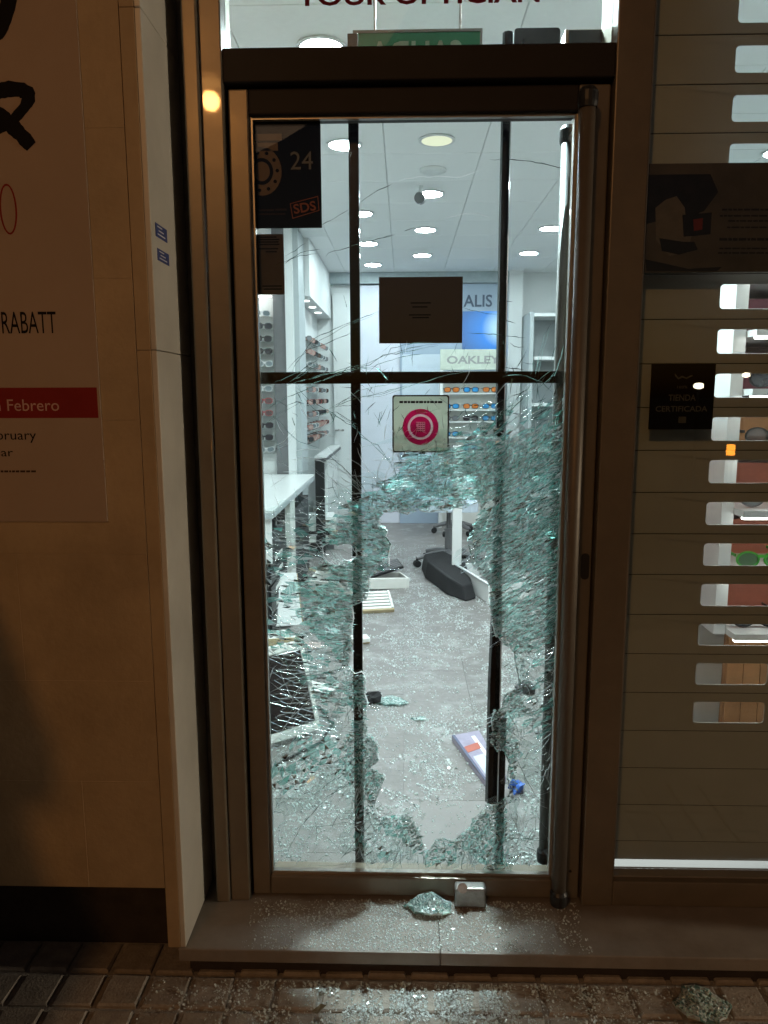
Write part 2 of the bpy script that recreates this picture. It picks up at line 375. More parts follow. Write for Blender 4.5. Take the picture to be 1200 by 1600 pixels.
# ------------------------------------------------------------------ banner on the left wall
YB = YF - .0035
bn = thing('wall_banner', 'tan sale banner with black brush strokes and a red band on the wall', 'banner', (-1.0, YB, 1.225))
MB().box(-1.75, -.662, YB, YF - .0005, 1.225, 2.75).build('sheet', 'banner', bn)
def bpt(px, py): p = at_y(px, py, YB); return (p.x, p.z)
def bprism(name, pts, m, d=.0006): MB().prism(pts, XZ(YB), -d, .0001).build(name, m, bn)
a = bpt(-40, 606); b = bpt(154, 653)
bprism('red_band', [(a[0] - .5, b[1]), (b[0], b[1]), (b[0], a[1]), (a[0] - .5, a[1])], 'ink_red', .0004)
def bs(pts, w):                                       # a dry brush: uneven width along the stroke
    P = []; W_ = []
    for i in range(len(pts) - 1):
        for k in range(4):
            t = k / 4; P.append((pts[i][0] * (1 - t) + pts[i + 1][0] * t, pts[i][1] * (1 - t) + pts[i + 1][1] * t)); W_.append((w[i] * (1 - t) + w[i + 1] * t) * 1.22 * rnd.uniform(.9, 1.1))
    return ribbon([bpt(*p) for p in P + [pts[-1]]], W_ + [w[-1] * 1.2])
bprism('brush_stroke', bs([(-30, 150), (-5, 143), (15, 139), (32, 140), (43, 145), (45, 155), (38, 168), (25, 183), (10, 196), (-8, 204), (-30, 206)], [.02, .024, .026, .024, .024, .024, .018, .016, .016, .018, .02]), 'ink_black')
bprism('brush_stroke', bs([(-30, 165), (-8, 173), (8, 186), (22, 200), (36, 214), (49, 229)], [.02, .022, .024, .026, .025, .021]), 'ink_black', .0009)
bprism('brush_stroke', bs([(22, -30), (14, 0), (9, 25), (2, 48), (-14, 62)], [.03, .026, .022, .02, .02]), 'ink_black')
o = circle(*bpt(13, 327), .0185, .051); i = circle(*bpt(13, 327), .0150, .0472)
MB().prism(o, XZ(YB), -.0006, .0001, holes=[i]).build('numeral', 'ink_red', bn)
p = bpt(4, 521); text('lettering', 'RABATT', .066, (p[0], YB - .0004, p[1]), 'ink_black', bn, fit=bpt(89, 521)[0] - p[0])
p = bpt(-14, 642); text('lettering', 'In Febrero', .036, (p[0], YB - .0008, p[1]), 'ink_pale', bn, fit=bpt(93, 642)[0] - p[0])
p = bpt(-26, 687); text('lettering', 'February', .030, (p[0], YB - .0004, p[1]), 'ink_black', bn, fit=bpt(57, 687)[0] - p[0])
p = bpt(-52, 713); text('lettering', 'Februar', .026, (p[0], YB - .0004, p[1]), 'ink_black', bn, fit=bpt(21, 713)[0] - p[0])
x = -70
while x < 56:
    w = rnd.uniform(3, 8); bprism('print_line', [bpt(x, 738), bpt(x + w, 738), bpt(x + w, 735), bpt(x, 735)], 'ink_brown', .0004); x += w + 1.5

# ------------------------------------------------------------------ bronze fixed frame, transom light
fr = thing('door_surround', 'brown bronze aluminium frame around the door with a transom light above', 'door frame', (0, 0, SILL))
zt = 2.757
MB().box(-.60, -.4995, .0305, .06, SILL - .006, zt).build('packing_strip', 'bronze', fr)
MB().box(-.499, -.4635, -.060, .05, SILL + .001, zt).build('cover_strip', 'bronze', fr, bevel=.004)
MB().box(-.4605, -.412, -.052, .05, SILL + .001, zt).build('jamb', 'bronze', fr, bevel=.003)
MB().box(.4715, .5525, -.052, .10, SILL + .001, zt).build('mullion', 'bronze', fr, bevel=.003)
MB().box(-.4115, .471, -.047, .05, 2.205, 2.277).build('transom_bar', 'bronze_dark_shade', fr, bevel=.003)  # same metal as the jambs, its shade put into the colour
MB().box(-.4115, -.4055, -.012, .045, SILL + .001, 2.204).build('seal', 'gasket', fr)
MB().box(.467, .471, -.012, .045, SILL + .001, 2.204).build('seal', 'gasket', fr)
MB().box(-.4115, .471, -.012, .045, 2.198, 2.2045).build('seal', 'gasket', fr)
MB().box(-.412, .4715, -.003, .003, 2.2765, zt).build('transom_pane', 'pane_glass', fr)
MB().box(-.4115, .471, -.02, -.006, 2.2772, 2.283).build('glazing_bead', 'bead', fr)
p = at_y(463, 9, -.004); q = at_y(843, 6, -.004)
text('lettering', 'YOUR OPTICIAN', .058, (p.x, -.0045, p.z), 'letter_red', fr, bold=.0012, fit=q.x - p.x)

# ------------------------------------------------------------------ the smashed glass door
GX0, GX1, GZ0, GZ1 = -.361, .399, .220, 2.145
door = thing('glass_door', 'bronze framed glass door smashed with a large jagged hole', 'door', (0, 0, SILL + .006))
MB().box(-.4045, -.358, -.034, .034, .171, 2.196).build('stile', 'bronze', door, bevel=.004)
MB().box(.396, .4665, -.034, .034, .171, 2.196).build('stile', 'bronze', door, bevel=.004)
MB().box(-.3575, .3955, -.033, .034, 2.140, 2.196).build('top_rail', 'bronze_dark_shade', door, bevel=.004)  # shaded tone of the stiles' metal
MB().box(-.3575, .3955, -.033, .034, .171, .224).build('bottom_rail', 'bronze', door, bevel=.004)
for (x0, x1, z0, z1) in ((-.3578, -.352, .2245, 2.1395), (.390, .3958, .2245, 2.1395), (-.3518, .3898, 2.1340, 2.1397), (-.3518, .3898, .2243, .2310)):
    MB().box(x0, x1, -.020, -.006, z0, z1).build('glazing_bead', 'bead', door)
for (px, py, w, h) in ((914, 885, .020, .066), (891, 1361, .007, .007)):
    p = at_y(px, py, -.034); MB().prism(rrect(p.x - w / 2, p.x + w / 2, p.z - h / 2, p.z + h / 2, min(w, h) * .45), XZ(-.034), -.002, .002).build('lock_cover' if h > .02 else 'screw_head', 'gasket', door)
def handle(y, z0, z1, x, m, parent):
    h = MB().tube([(x, y, z0), (x, y, z1)], .0175, 20).build('pull_handle', m, parent, smooth=False)
    for z, s in ((z0, -1), (z1, 1)):
        MB().lathe((x, y, z), [(.0205, -.02), (.0225, -.008), (.0225, .012), (.016, .022), (.005, .025)], 18).build('end_cap', 'black_plastic', parent)
    for z in (z0 + .02, z1 - .01):
        MB().tube([(x, y, z), (x + (.02 if y < 0 else .03), -.030 if y < 0 else .03, z)], .014, 10).build('handle_bracket', 'black_plastic', parent)
    return h
for hh in (handle(-.088, .215, 2.145, .403, 'handle_bronze', door), handle(.10, .21, 2.13, .402, 'handle_grey', door)):
    for pl in hh.data.polygons: pl.use_smooth = len(pl.vertices) == 4

# glass: hole outline as seen in the photograph, on the pane's plane
def gp(px, py): p = at_y(px, py, 0); return (p.x, p.z)
HOLE = [gp(*p) for p in [(599, 799), (612, 800), (620, 798), (638, 803), (655, 797), (670, 800), (686, 796), (700, 799), (712, 793), (725, 795), (738, 787), (749, 783), (752, 800), (744, 812), (740, 826), (733, 838), (731, 850),
    (736, 866), (737, 880), (746, 888), (752, 898), (762, 906), (767, 916), (766, 935), (767, 958), (770, 975), (772, 988), (788, 1006), (796, 1010), (804, 1019), (806, 1040), (810, 1058), (812, 1073), (800, 1080), (788, 1085),
    (785, 1106), (772, 1109), (767, 1124), (770, 1140), (767, 1157), (776, 1172), (788, 1172), (795, 1190), (792, 1212), (797, 1238), (782, 1253), (761, 1256), (752, 1268), (740, 1277), (735, 1290), (725, 1298), (715, 1308), (704, 1313), (692, 1308), (680, 1311),
    (675, 1320), (671, 1330), (662, 1325), (658, 1310), (653, 1295), (648, 1284), (641, 1277), (630, 1272), (617, 1275), (604, 1272), (590, 1280), (584, 1262), (588, 1245), (594, 1230), (601, 1214), (590, 1205), (577, 1199), (585, 1193), (592, 1187), (590, 1175),
    (592, 1161), (582, 1150), (571, 1143), (574, 1132), (571, 1122), (575, 1100), (570, 1080), (572, 1059), (566, 1048), (555, 1051), (545, 1040), (549, 1015), (548, 985), (553, 965), (551, 945), (563, 940), (574, 933), (577, 915), (576, 901), (585, 894), (598, 888),
    (608, 885), (607, 868), (611, 850), (603, 838), (606, 829), (594, 818), (591, 808)]]
HOLE2 = [gp(*p) for p in [(504, 853), (513, 848), (528, 851), (546, 848), (556, 853), (557, 868), (549, 876), (538, 874), (528, 884), (514, 878), (506, 868)]]
def inside(p, poly):
    x, y = p; c = False; j = len(poly) - 1
    for i in range(len(poly)):
        xi, yi = poly[i]; xj, yj = poly[j]
        if (yi > y) != (yj > y) and x < (xj - xi) * (y - yi) / (yj - yi) + xi: c = not c
        j = i
    return c
def edge_dist(p, poly):
    best = 9.; P = Vector(p)
    for i in range(len(poly)):
        a = Vector(poly[i]); b = Vector(poly[(i + 1) % len(poly)]); ab = b - a; t = max(0, min(1, (P - a).dot(ab) / max(ab.length_squared, 1e-12)))
        best = min(best, (P - a - ab * t).length)
    return best
pane_fn = XZ(0)
pane = MB().prism([(GX0, GZ0), (GX1, GZ0), (GX1, GZ1), (GX0, GZ1)], pane_fn, -.003, .003, holes=[HOLE, HOLE2]).build('glass_pane', 'pane_glass', door)
BLOBS = [(620,775,42,1),(660,752,58,1),(710,745,62,1),(760,730,72,1),(820,740,85,1),(860,720,75,.9),(700,705,35,.55),(850,655,62,.5),(790,665,45,.55),(860,600,40,.25),
 (770,830,48,1),(770,900,42,1),(785,960,46,1),(820,850,85,.9),(850,900,75,.8),(840,970,58,.9),(815,1000,32,.9),(862,800,65,.9),
 (600,850,36,1),(575,805,45,.85),(560,830,45,.9),(565,900,42,1),(530,960,72,.85),(480,940,80,.62),(450,990,60,.55),(545,1010,45,.9),(470,860,72,.55),(520,830,50,.6),(525,900,42,.75),(430,870,50,.45),(500,1050,52,.6),
 (560,1080,32,1),(520,1090,50,.7),(575,1150,42,.95),(560,1200,36,.9),(590,1175,26,.9),(585,1220,30,.9),(565,1260,26,.6),(500,1165,72,.45),(450,1210,60,.4),(430,1100,50,.25),(560,1310,26,.55),
 (610,1285,30,.75),(640,1300,32,.7),(670,1335,36,.6),(700,1330,32,.6),(740,1310,42,.75),(770,1290,36,.9),(772,1340,36,.8),(600,1330,32,.4),
 (800,1100,30,.9),(840,1120,46,.7),(785,1140,26,1),(800,1170,22,.8),(797,1200,16,.7),(850,1050,42,.6),(782,1265,22,.7),(850,1185,42,.3),(640,690,24,.3)]
BL = []
for px, py, r, w in BLOBS:
    c0 = gp(px, py); c1 = gp(px + r, py); BL.append((c0[0], c0[1], (c1[0] - c0[0]) * (.85 if py > 1255 else 1), w))
def weight(x, z):
    w = 0.
    for cx, cz, r, k in BL:
        d = ((x - cx) ** 2 + (z - cz) ** 2) / (r * r)
        if d < 1: w = max(w, k * (1 - d) ** .45)
    return w
gr = random.Random(11)
facets = []
def cells(x0, x1, z0, z1, phi, stretch, tries, smin, smax, own):
    """crazed glass: cells of an irregular net drawn out along the direction phi"""
    ca, sa = cos(phi), sin(phi)
    def to(x, z):
        k = .012 * noise.noise(Vector((x * 9, z * 9, phi))); return ((x * ca + z * sa) / stretch, -x * sa + z * ca + k)
    def back(u, v, x0_, z0_): return (u * stretch * ca - v * sa, u * stretch * sa + v * ca)
    G = smin; grid = {}; sd = []; xy = []
    for _ in range(tries):
        x = gr.uniform(x0, x1); z = gr.uniform(z0, z1); w = weight(x, z)
        if w < .04 and gr.random() > .05: continue
        k = smax + (smin - smax) * min(1, w * 1.1) ** .55
        u, v = (x * ca + z * sa) / stretch, -x * sa + z * ca
        n = int(k / G) + 1; gx, gz = int(u // G), int(v // G); ok = True
        for a in range(gx - n, gx + n + 1):
            for b in range(gz - n, gz + n + 1):
                q = grid.get((a, b))
                if q and (q[0] - u) ** 2 + (q[1] - v) ** 2 < k * k: ok = False; break
            if not ok: break
        if ok: grid[(gx, gz)] = (u, v); sd.append((u, v))
    dv, de, df, _, _, _ = delaunay_2d_cdt([Vector(p) for p in sd], [], [], 0, 1e-9)
    cc = []; inc = {}
    for k, f in enumerate(df):
        A, B, D = (dv[i] for i in f); d = 2 * (A.x * (B.y - D.y) + B.x * (D.y - A.y) + D.x * (A.y - B.y))
        if abs(d) < 1e-14: cc.append(None); continue
        ux = ((A.length_squared) * (B.y - D.y) + (B.length_squared) * (D.y - A.y) + (D.length_squared) * (A.y - B.y)) / d
        uy = ((A.length_squared) * (D.x - B.x) + (B.length_squared) * (A.x - D.x) + (D.length_squared) * (B.x - A.x)) / d
        cc.append((ux, uy))
        for i in f: inc.setdefault(i, []).append(k)
    P = [back(p.x, p.y, 0, 0) for p in dv]; Wt = [weight(*p) for p in P]
    for f in df:
        c0 = (sum(P[i][0] for i in f) / 3, sum(P[i][1] for i in f) / 3)
        if min(Wt[i] for i in f) < .30 or not own(*c0) or inside(c0, HOLE) or inside(c0, HOLE2): continue
        if max(math.hypot(P[f[a]][0] - P[f[b]][0], P[f[a]][1] - P[f[b]][1]) for a, b in ((0, 1), (1, 2), (2, 0))) > .03: continue
        facets.append([(min(max(P[i][0], GX0 + .008), GX1 - .010), max(P[i][1], GZ0 + .006), Wt[i]) for i in f])
    out = []
    for i, fl in inc.items():
        if len(fl) < 3: continue
        s0 = (dv[i].x, dv[i].y); pts = [cc[k] for k in fl if cc[k]]
        if len(pts) < 3 or any(math.hypot(p[0] - s0[0], p[1] - s0[1]) > .03 for p in pts): continue
        pts.sort(key=lambda p: math.atan2(p[1] - s0[1], p[0] - s0[0]))
        poly = [back(*p, 0, 0) for p in pts]; c0 = back(*s0, 0, 0)
        if not own(*c0): continue
        poly = [(min(max(p[0], GX0 + .008), GX1 - .010), max(p[1], GZ0 + .006)) for p in poly]
        if inside(c0, HOLE) or inside(c0, HOLE2): continue
        ar = abs(sum(poly[k][0] * poly[(k + 1) % len(poly)][1] - poly[(k + 1) % len(poly)][0] * poly[k][1] for k in range(len(poly)))) / 2
        out.append((ar, weight(*c0), c0, poly))
    return out
XM, ZLOW = gp(605, 900)[0], gp(600, 1150)[1]
ZTOP = gp(600, 806)[1]; XT = gp(752, 800)[0]
shards = cells(GX0, XM + .02, ZLOW - .02, 1.5, radians(-6), 3.2, 60000, .0031, .019, lambda x, z: x < XM and z > ZLOW)
shards += cells(XM - .02, XT + .02, ZTOP - .02, 1.5, radians(12), 4.0, 46000, .0026, .017, lambda x, z: XM <= x < XT and z > ZTOP)
shards += cells(XM - .02, GX1 + .01, ZLOW - .02, 1.5, radians(34), 3.8, 62000, .0027, .017, lambda x, z: x >= XM and z > ZLOW and not (x < XT and z > ZTOP))
shards += cells(GX0, GX1 + .01, GZ0 - .01, ZLOW + .02, radians(50), 1.6, 60000, .0031, .022, lambda x, z: z <= ZLOW)
def crumple(x, z, w):
    return .022 * w * noise.noise(Vector((x * 16, z * 16, 3.1))) + .008 * w * noise.noise(Vector((x * 50, z * 50, 7.7)))
def shard_geo(mb, w, c0, poly, mi, r, shrink=None):
    k = shrink if shrink else r.uniform(.88, 1.0); th = .0022 + .0012 * r.random()
    y0 = crumple(c0[0], c0[1], w) - .002 * w; ti = .22 * w; ax, az = r.gauss(0, ti), r.gauss(0, ti)
    n = len(poly); fr_, bk = [], []
    for (x, z) in poly:
        dx, dz = (x - c0[0]) * k, (z - c0[1]) * k; dy = ax * dx + az * dz
        fr_.append((c0[0] + dx * .93, y0 - th + dy, c0[1] + dz * .93)); bk.append((c0[0] + dx, y0 + th + dy, c0[1] + dz))
    mb.add(fr_ + bk, [tuple(range(n)), tuple(range(2 * n - 1, n - 1, -1))] + [(a, a + n, (a + 1) % n + n, (a + 1) % n) for a in range(n)], mi)
sr = random.Random(5)
SM = ['craze_clear', 'craze_teal', 'craze_deep', 'craze_white', 'rim_frost', 'shard_clear']
ylev = {}
def yv(x, z, w):
    k = (round(x, 5), round(z, 5))
    if k not in ylev: ylev[k] = -.0042 + crumple(x, z, w) * .8 + sr.gauss(0, .0011)
    return ylev[k]
edc = {}
def edge_near(x, z):
    k = (int(x // .005), int(z // .005))
    if k not in edc: edc[k] = min(edge_dist((k[0] * .005 + .0025, k[1] * .005 + .0025), HOLE), edge_dist((k[0] * .005 + .0025, k[1] * .005 + .0025), HOLE2))
    return edc[k]
sheet = MB()
for f in facets:
    cx, cz, w = (sum(v[k] for v in f) / 3 for k in range(3))
    n1 = noise.noise(Vector((cx * 22, cz * 22, 2))); near = max(0, 1 - edge_near(cx, cz) / .040) + n1 * .5; q = sr.random()
    ed = edge_near(cx, cz)
    if w < .6 and ed > .014 and sr.random() < .8 - w: continue
    mi = (1 if q < .42 else 3 if q < .78 else 2 if q < .84 else 0) if near > .45 else (1 if q < .16 else 3 if q < .46 else 2 if q < .49 else 0)
    if ed < .024 + .012 * n1: mi = 4 if q < .62 else 3 if q < .84 else 2 if q < .92 else 1
    ta = tan(radians(sr.uniform(20, 58) if mi in (1, 3, 4) else sr.gauss(0, 12)))
    sheet.add([(x, yv(x, z, w_) - (z - cz) * ta, z) for x, z, w_ in f], [(0, 1, 2)], mi)
for poly in (HOLE, HOLE2):                            # crushed crumbs hanging in the film along the rim
    for i in range(len(poly)):
        a, b = Vector(poly[i]), Vector(poly[(i + 1) % len(poly)]); L_ = (b - a).length; d = (b - a) / max(L_, 1e-6); nrm = Vector((d.y, -d.x))
        if inside(tuple((a + b) / 2 + nrm * .003), poly): nrm = -nrm
        for _ in range(int(L_ * 900)):
            o_ = sr.random() ** 1.2 * .024; c = a + d * L_ * sr.random() + nrm * (o_ - .0015); s_ = sr.uniform(.0013, .0034); k = sr.choice((3, 4)); a0 = sr.uniform(0, 6.28); tx, tz = sr.gauss(0, .4), sr.gauss(.35, .4)
            if not (GX0 + .01 < c.x < GX1 - .012 and c.y > GZ0 + .008): continue
            y0 = -.0055 + crumple(c.x, c.y, weight(c.x, c.y)) * .8 + sr.gauss(0, .0025); rg = [(s_ * cos(a0 + 6.2832 * j / k) * 1.5, s_ * sin(a0 + 6.2832 * j / k)) for j in range(k)]
            sheet.add([(c.x + u, y0 - tx * u - tz * v, c.y + v) for u, v in rg], [tuple(range(k))], sr.choice((4, 4, 3, 3, 5, 5)))
sheet.build('crazed_glass', SM, pane, kind='stuff')
big = [c for c in shards if .02 < c[1] < .62 and c[0] > 2.5e-5]
big.sort(key=lambda c: -c[0])
for ar, w, c0, poly in big[:300]:
    mb = MB(); shard_geo(mb, .12, c0, poly, 0, sr, .975); mb.build('shard', 'shard_clear', pane)
# long cracks running out over the pane
CR = [[(445,412),(470,395),(500,390)],[(446,401),(478,380)],[(430,415),(470,400),(495,396)],[(508,402),(513,396),(548,386),(600,371),(618,366)],[(633,361),(648,356)],[(500,354),(520,343),(545,328)],
 [(560,318),(592,297),(612,289)],[(612,286),(645,279),(680,277),(720,278),(742,270),(757,262)],[(765,250),(800,250),(830,253),(862,260),(886,266)],[(588,375),(615,367)],[(695,342),(725,335),(745,335),(765,340)],
 [(445,583),(462,563),(500,533),(545,508),(592,490)],[(478,548),(508,538),(550,520)],[(455,596),(485,578),(502,569)],[(445,602),(500,588),(535,577),(575,568),(600,555),(640,545),(690,535)],[(470,605),(500,596),(550,578),(585,572),(597,580)],
 [(515,640),(545,626),(600,612),(650,600)],[(463,605),(480,622),(505,637),(525,650),(550,665),(566,680),(585,697),(600,712),(612,725),(622,748),(628,770)],[(514,645),(545,660),(560,668)],[(513,640),(540,625),(560,610),(620,598)],
 [(537,462),(542,480)],[(509,537),(528,566)],[(593,664),(597,642)],[(465,712),(500,720),(545,740),(558,747)],[(475,718),(500,742),(530,762),(552,778),(570,795)],[(460,768),(500,785),(530,792),(562,786),(600,760)],[(418,797),(465,811),(510,822),(540,824)],
 [(862,505),(850,525),(842,555),(835,590),(826,620),(817,645)],[(866,500),(855,522),(846,555),(840,590),(831,622)],[(885,610),(865,640),(852,672),(842,712)],[(888,625),(872,655),(860,690)],[(720,480),(760,490),(780,492)],[(730,520),(780,523),(820,528)],
 [(815,585),(845,597),(862,612)],[(785,588),(815,586)],[(600,562),(612,545),(640,537),(680,534)],[(575,582),(590,570),(620,560),(660,552)],[(590,575),(604,590)],[(566,622),(600,618),(640,604),(700,585),(740,580)],[(880,540),(870,575),(862,600)],[(780,470),(800,472)],
 [(780,500),(806,505)],[(425,600),(470,580),(500,560)],[(414,640),(450,620),(500,600)],[(420,660),(450,640),(470,628)],[(416,700),(445,690),(463,668)],[(418,640),(440,662),(465,690),(500,700)],
 [(420,1010),(447,1035),(475,1060)],[(421,1090),(450,1103),(484,1122)],[(421,1080),(450,1065),(500,1050)],[(422,1128),(455,1137),(486,1146)],[(422,1152),(460,1140),(520,1112)],[(422,1168),(450,1128),(478,1085),(500,1050)],[(424,1190),(470,1187),(545,1196)],[(424,1185),(450,1172),(495,1175)],
 [(442,1335),(470,1290),(500,1258),(530,1230),(550,1212)],[(446,1312),(490,1265),(530,1225)],[(480,1340),(510,1310)],[(505,1300),(540,1335)],[(450,1305),(475,1290)],[(482,1292),(520,1287),(550,1282)],[(527,1270),(552,1262)],[(570,1310),(585,1322),(600,1340),(612,1355)],[(612,1355),(625,1320),(638,1290)],[(612,1352),(640,1330),(660,1338)],
 [(430,1225),(470,1195),(500,1180)],[(424,1230),(432,1228),(452,1240)],[(440,1232),(450,1265)],[(800,1150),(830,1148),(862,1140)],[(800,1192),(835,1182),(865,1168)],[(797,1205),(830,1203),(858,1198)],[(800,1250),(830,1245),(866,1232)],[(803,1285),(835,1274),(862,1300)],[(803,1312),(830,1280)],[(803,1178),(822,1215),(842,1252)],
 [(826,1110),(858,1130),(866,1125)],[(790,1308),(860,1313)],[(782,1325),(800,1350)],[(800,1330),(835,1290)],[(420,870),(450,858),(500,845)],[(420,905),(460,885),(500,890)],[(422,840),(460,848),(498,858)],[(424,960),(450,930),(490,905)],[(421,1040),(440,1050),(470,1020)],[(680,1346),(720,1336),(760,1325)]]
cb = MB(); k_ = 0
def sliver(pts, w0):
    n = len(pts)
    P = []
    for i in range(n - 1):
        a, b = pts[i], pts[i + 1]; m = max(1, int(math.hypot(b[0] - a[0], b[1] - a[1]) / .012))
        for j in range(m): P.append((a[0] + (b[0] - a[0]) * j / m, a[1] + (b[1] - a[1]) * j / m))
    P.append(pts[-1]); N_ = len(P); rs = []; wv = weight(*P[N_ // 2]); jit = .0009 if N_ > 3 else .0002
    Q = []
    for i, (x, z) in enumerate(P):
        t = i / max(1, N_ - 1); f = min(1, 5 * t + .15, 5 * (1 - t) + .15) if N_ > 3 else 1
        Q.append((x + sr.gauss(0, jit), -.0048 - .0015 * wv + crumple(x, z, wv) * .8 + sr.gauss(0, .0006), z + sr.gauss(0, jit))); rs.append(w0 * f * sr.uniform(.5, 1.25))
    if (P[0][1] < 1.42 and sr.random() < .78) or sr.random() < .08:      # white blade tilted to the lamp, in place of a crack's glint
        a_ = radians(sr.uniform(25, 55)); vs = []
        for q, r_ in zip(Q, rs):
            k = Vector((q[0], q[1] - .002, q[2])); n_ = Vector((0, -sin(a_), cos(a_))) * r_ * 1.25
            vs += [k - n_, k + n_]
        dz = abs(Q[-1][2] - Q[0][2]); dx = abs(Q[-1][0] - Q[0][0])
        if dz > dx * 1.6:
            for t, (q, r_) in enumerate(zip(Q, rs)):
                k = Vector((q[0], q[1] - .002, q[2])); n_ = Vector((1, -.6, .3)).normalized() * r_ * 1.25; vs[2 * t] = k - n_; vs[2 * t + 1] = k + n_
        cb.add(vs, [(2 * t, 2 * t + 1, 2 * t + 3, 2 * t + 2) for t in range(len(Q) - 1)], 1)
    else: cb.tube(Q, rs, 3, mi=0)
for c in CR:
    pts = [gp(*p) for p in c]; sliver(pts, sr.uniform(.0006, .0011))
    if sr.random() < .5 and c[0][1] > 560: sliver([(x + sr.gauss(0, .006), z + sr.gauss(0, .006)) for x, z in pts], sr.uniform(.0005, .0010))
for ar, w, c0, poly in shards:                       # fine net of cracks between the pieces
    for k in range(len(poly)):
        if sr.random() < (.42 if w > .5 else .04):
            a, b = poly[k], poly[(k + 1) % len(poly)]
            if math.hypot(a[0] - b[0], a[1] - b[1]) > .0025 and not inside(a, HOLE) and not inside(b, HOLE): sliver([a, b], sr.uniform(.0003, .0011))
def dirn(px, py): return math.atan2(-(py - 960), px - 665)
for (x0, y0, x1, y1, n, l0, l1, spread) in ((790, 560, 885, 740, 60, .02, .08, .35), (600, 640, 870, 760, 60, .015, .05, .5), (800, 780, 875, 1000, 70, .02, .06, .3), (420, 800, 560, 1060, 110, .02, .07, .6), (420, 1060, 560, 1250, 45, .05, .15, .6), (425, 1200, 560, 1355, 45, .03, .10, .9), (780, 600, 885, 760, 70, .02, .07, .4), (620, 660, 790, 790, 90, .01, .035, .5),
                                           (560, 1285, 800, 1355, 50, .012, .05, 1.1), (800, 1020, 866, 1350, 60, .015, .06, .6), (415, 570, 620, 800, 50, .02, .09, .5), (560, 540, 880, 640, 30, .02, .06, .5)):
    for _ in range(n):
        px, py = sr.uniform(x0, x1), sr.uniform(y0, y1); c0 = gp(px, py)
        if inside(c0, HOLE) or inside(c0, HOLE2): continue
        a_ = dirn(px, py) + sr.gauss(0, spread) + (pi / 2 if sr.random() < .15 else 0); l_ = sr.uniform(l0, l1); b_ = sr.gauss(0, .25); pts = []
        for t in (-.5, -.17, .17, .5):
            q = (c0[0] + l_ * t * cos(a_ + b_ * t), c0[1] + l_ * t * sin(a_ + b_ * t))
            if GX0 + .004 < q[0] < GX1 - .008 and GZ0 + .006 < q[1] and not inside(q, HOLE): pts.append(q)
        if len(pts) > 1: sliver(pts, sr.uniform(.0004, .0011))
HCX, HCZ = gp(672, 960)
for _ in range(330):                                  # bright rays running from the hole towards the frame
    i = sr.randrange(len(HOLE)); p = Vector(HOLE[i]); d = Vector((p.x - HCX, (p.y - HCZ) * .75)).normalized(); a_ = math.atan2(d.y, d.x) + sr.gauss(0, .28)
    o_ = sr.uniform(.004, .09); l_ = sr.uniform(.03, .15); b_ = sr.gauss(0, .35); pts = []
    for k in range(6):
        t = k / 5; q = (p.x + (o_ + l_ * t) * cos(a_ + b_ * t), p.y + (o_ + l_ * t) * sin(a_ + b_ * t))
        if not (GX0 + .006 < q[0] < GX1 - .010 and GZ0 + .008 < q[1] < 1.47) or inside(q, HOLE): break
        pts.append(q)
    if len(pts) > 2: sliver(pts, sr.uniform(.0004, .0010))
# the broken rim of the hole
for poly in (HOLE, HOLE2):
    for i in range(len(poly)):
        a, b = poly[i], poly[(i + 1) % len(poly)]
        if sr.random() < .8: sliver([a, b], sr.uniform(.001, .002))
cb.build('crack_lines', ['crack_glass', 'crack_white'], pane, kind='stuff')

# ------------------------------------------------------------------ stickers and notices on the glass (inside face)
YS = .0062
def card(name, label, cat, pts, m, r=0.):
    P = [at_y(px, py, YS) for px, py in pts]; x0, x1, z0, z1 = min(p.x for p in P), max(p.x for p in P), min(p.z for p in P), max(p.z for p in P)
    t = thing(name, label, cat, ((x0 + x1) / 2, YS, z0))
    MB().prism(rrect(x0, x1, z0, z1, r, 4) if r else [(x0, z0), (x1, z0), (x1, z1), (x0, z1)], XZ(YS), 0, .0012).build('sheet', m, t)
    return t, (x0, x1, z0, z1)
def flat(t, name, poly, m, d=.0005, holes=()): return MB().prism(poly, XZ(YS), -d, .0001, holes=holes).build(name, m, t)
def sp(px, py): p = at_y(px, py, YS); return (p.x, p.z)
t, (x0, x1, z0, z1) = card('alarm_sticker', 'black alarm sticker with a round bell graphic at the top left of the glass', 'sticker', [(393, 185), (503, 356)], 'sign_black')
cx, cz = sp(409, 268); R1 = sp(441, 268)[0] - cx
flat(t, 'bell_ring', [p for p in circle(cx, cz, R1 * .97, R1 * 1.12) if p[0] > x0 + .001] , 'ink_tan', .0004)
flat(t, 'bell_ring', circle(cx, cz, R1 * .56, R1 * .62), 'sign_black', .0007)
flat(t, 'bell_boss', circle(cx, cz, R1 * .40, R1 * .45), 'ink_tan', .001)
for k in range(7):
    a_ = radians(-100 + k * 34); flat(t, 'bell_dot', circle(cx + R1 * .76 * cos(a_), cz + R1 * .88 * sin(a_), .0042, n=10), 'sign_black', .0009)
for (a, b, c, d) in ((393, 209, 440, 220), (394, 223, 434, 236)):
    q0, q1 = sp(a, d), sp(c, b); flat(t, 'bell_cap', [(q0[0], q0[1]), (q1[0], q0[1]), (q1[0], q1[1]), (q0[0], q1[1])], 'ink_tan', .0004)
p = sp(454, 265); text('lettering', '24', .058, (p[0], YS - .0006, p[1]), 'ink_grey', t, fit=sp(489, 265)[0] - p[0])
p = sp(460, 334); text('lettering', 'SDS', .030, (p[0], YS - .0006, p[1]), 'ink_orange', t, tilt=radians(9), fit=sp(495, 334)[0] - p[0], bold=.0006)
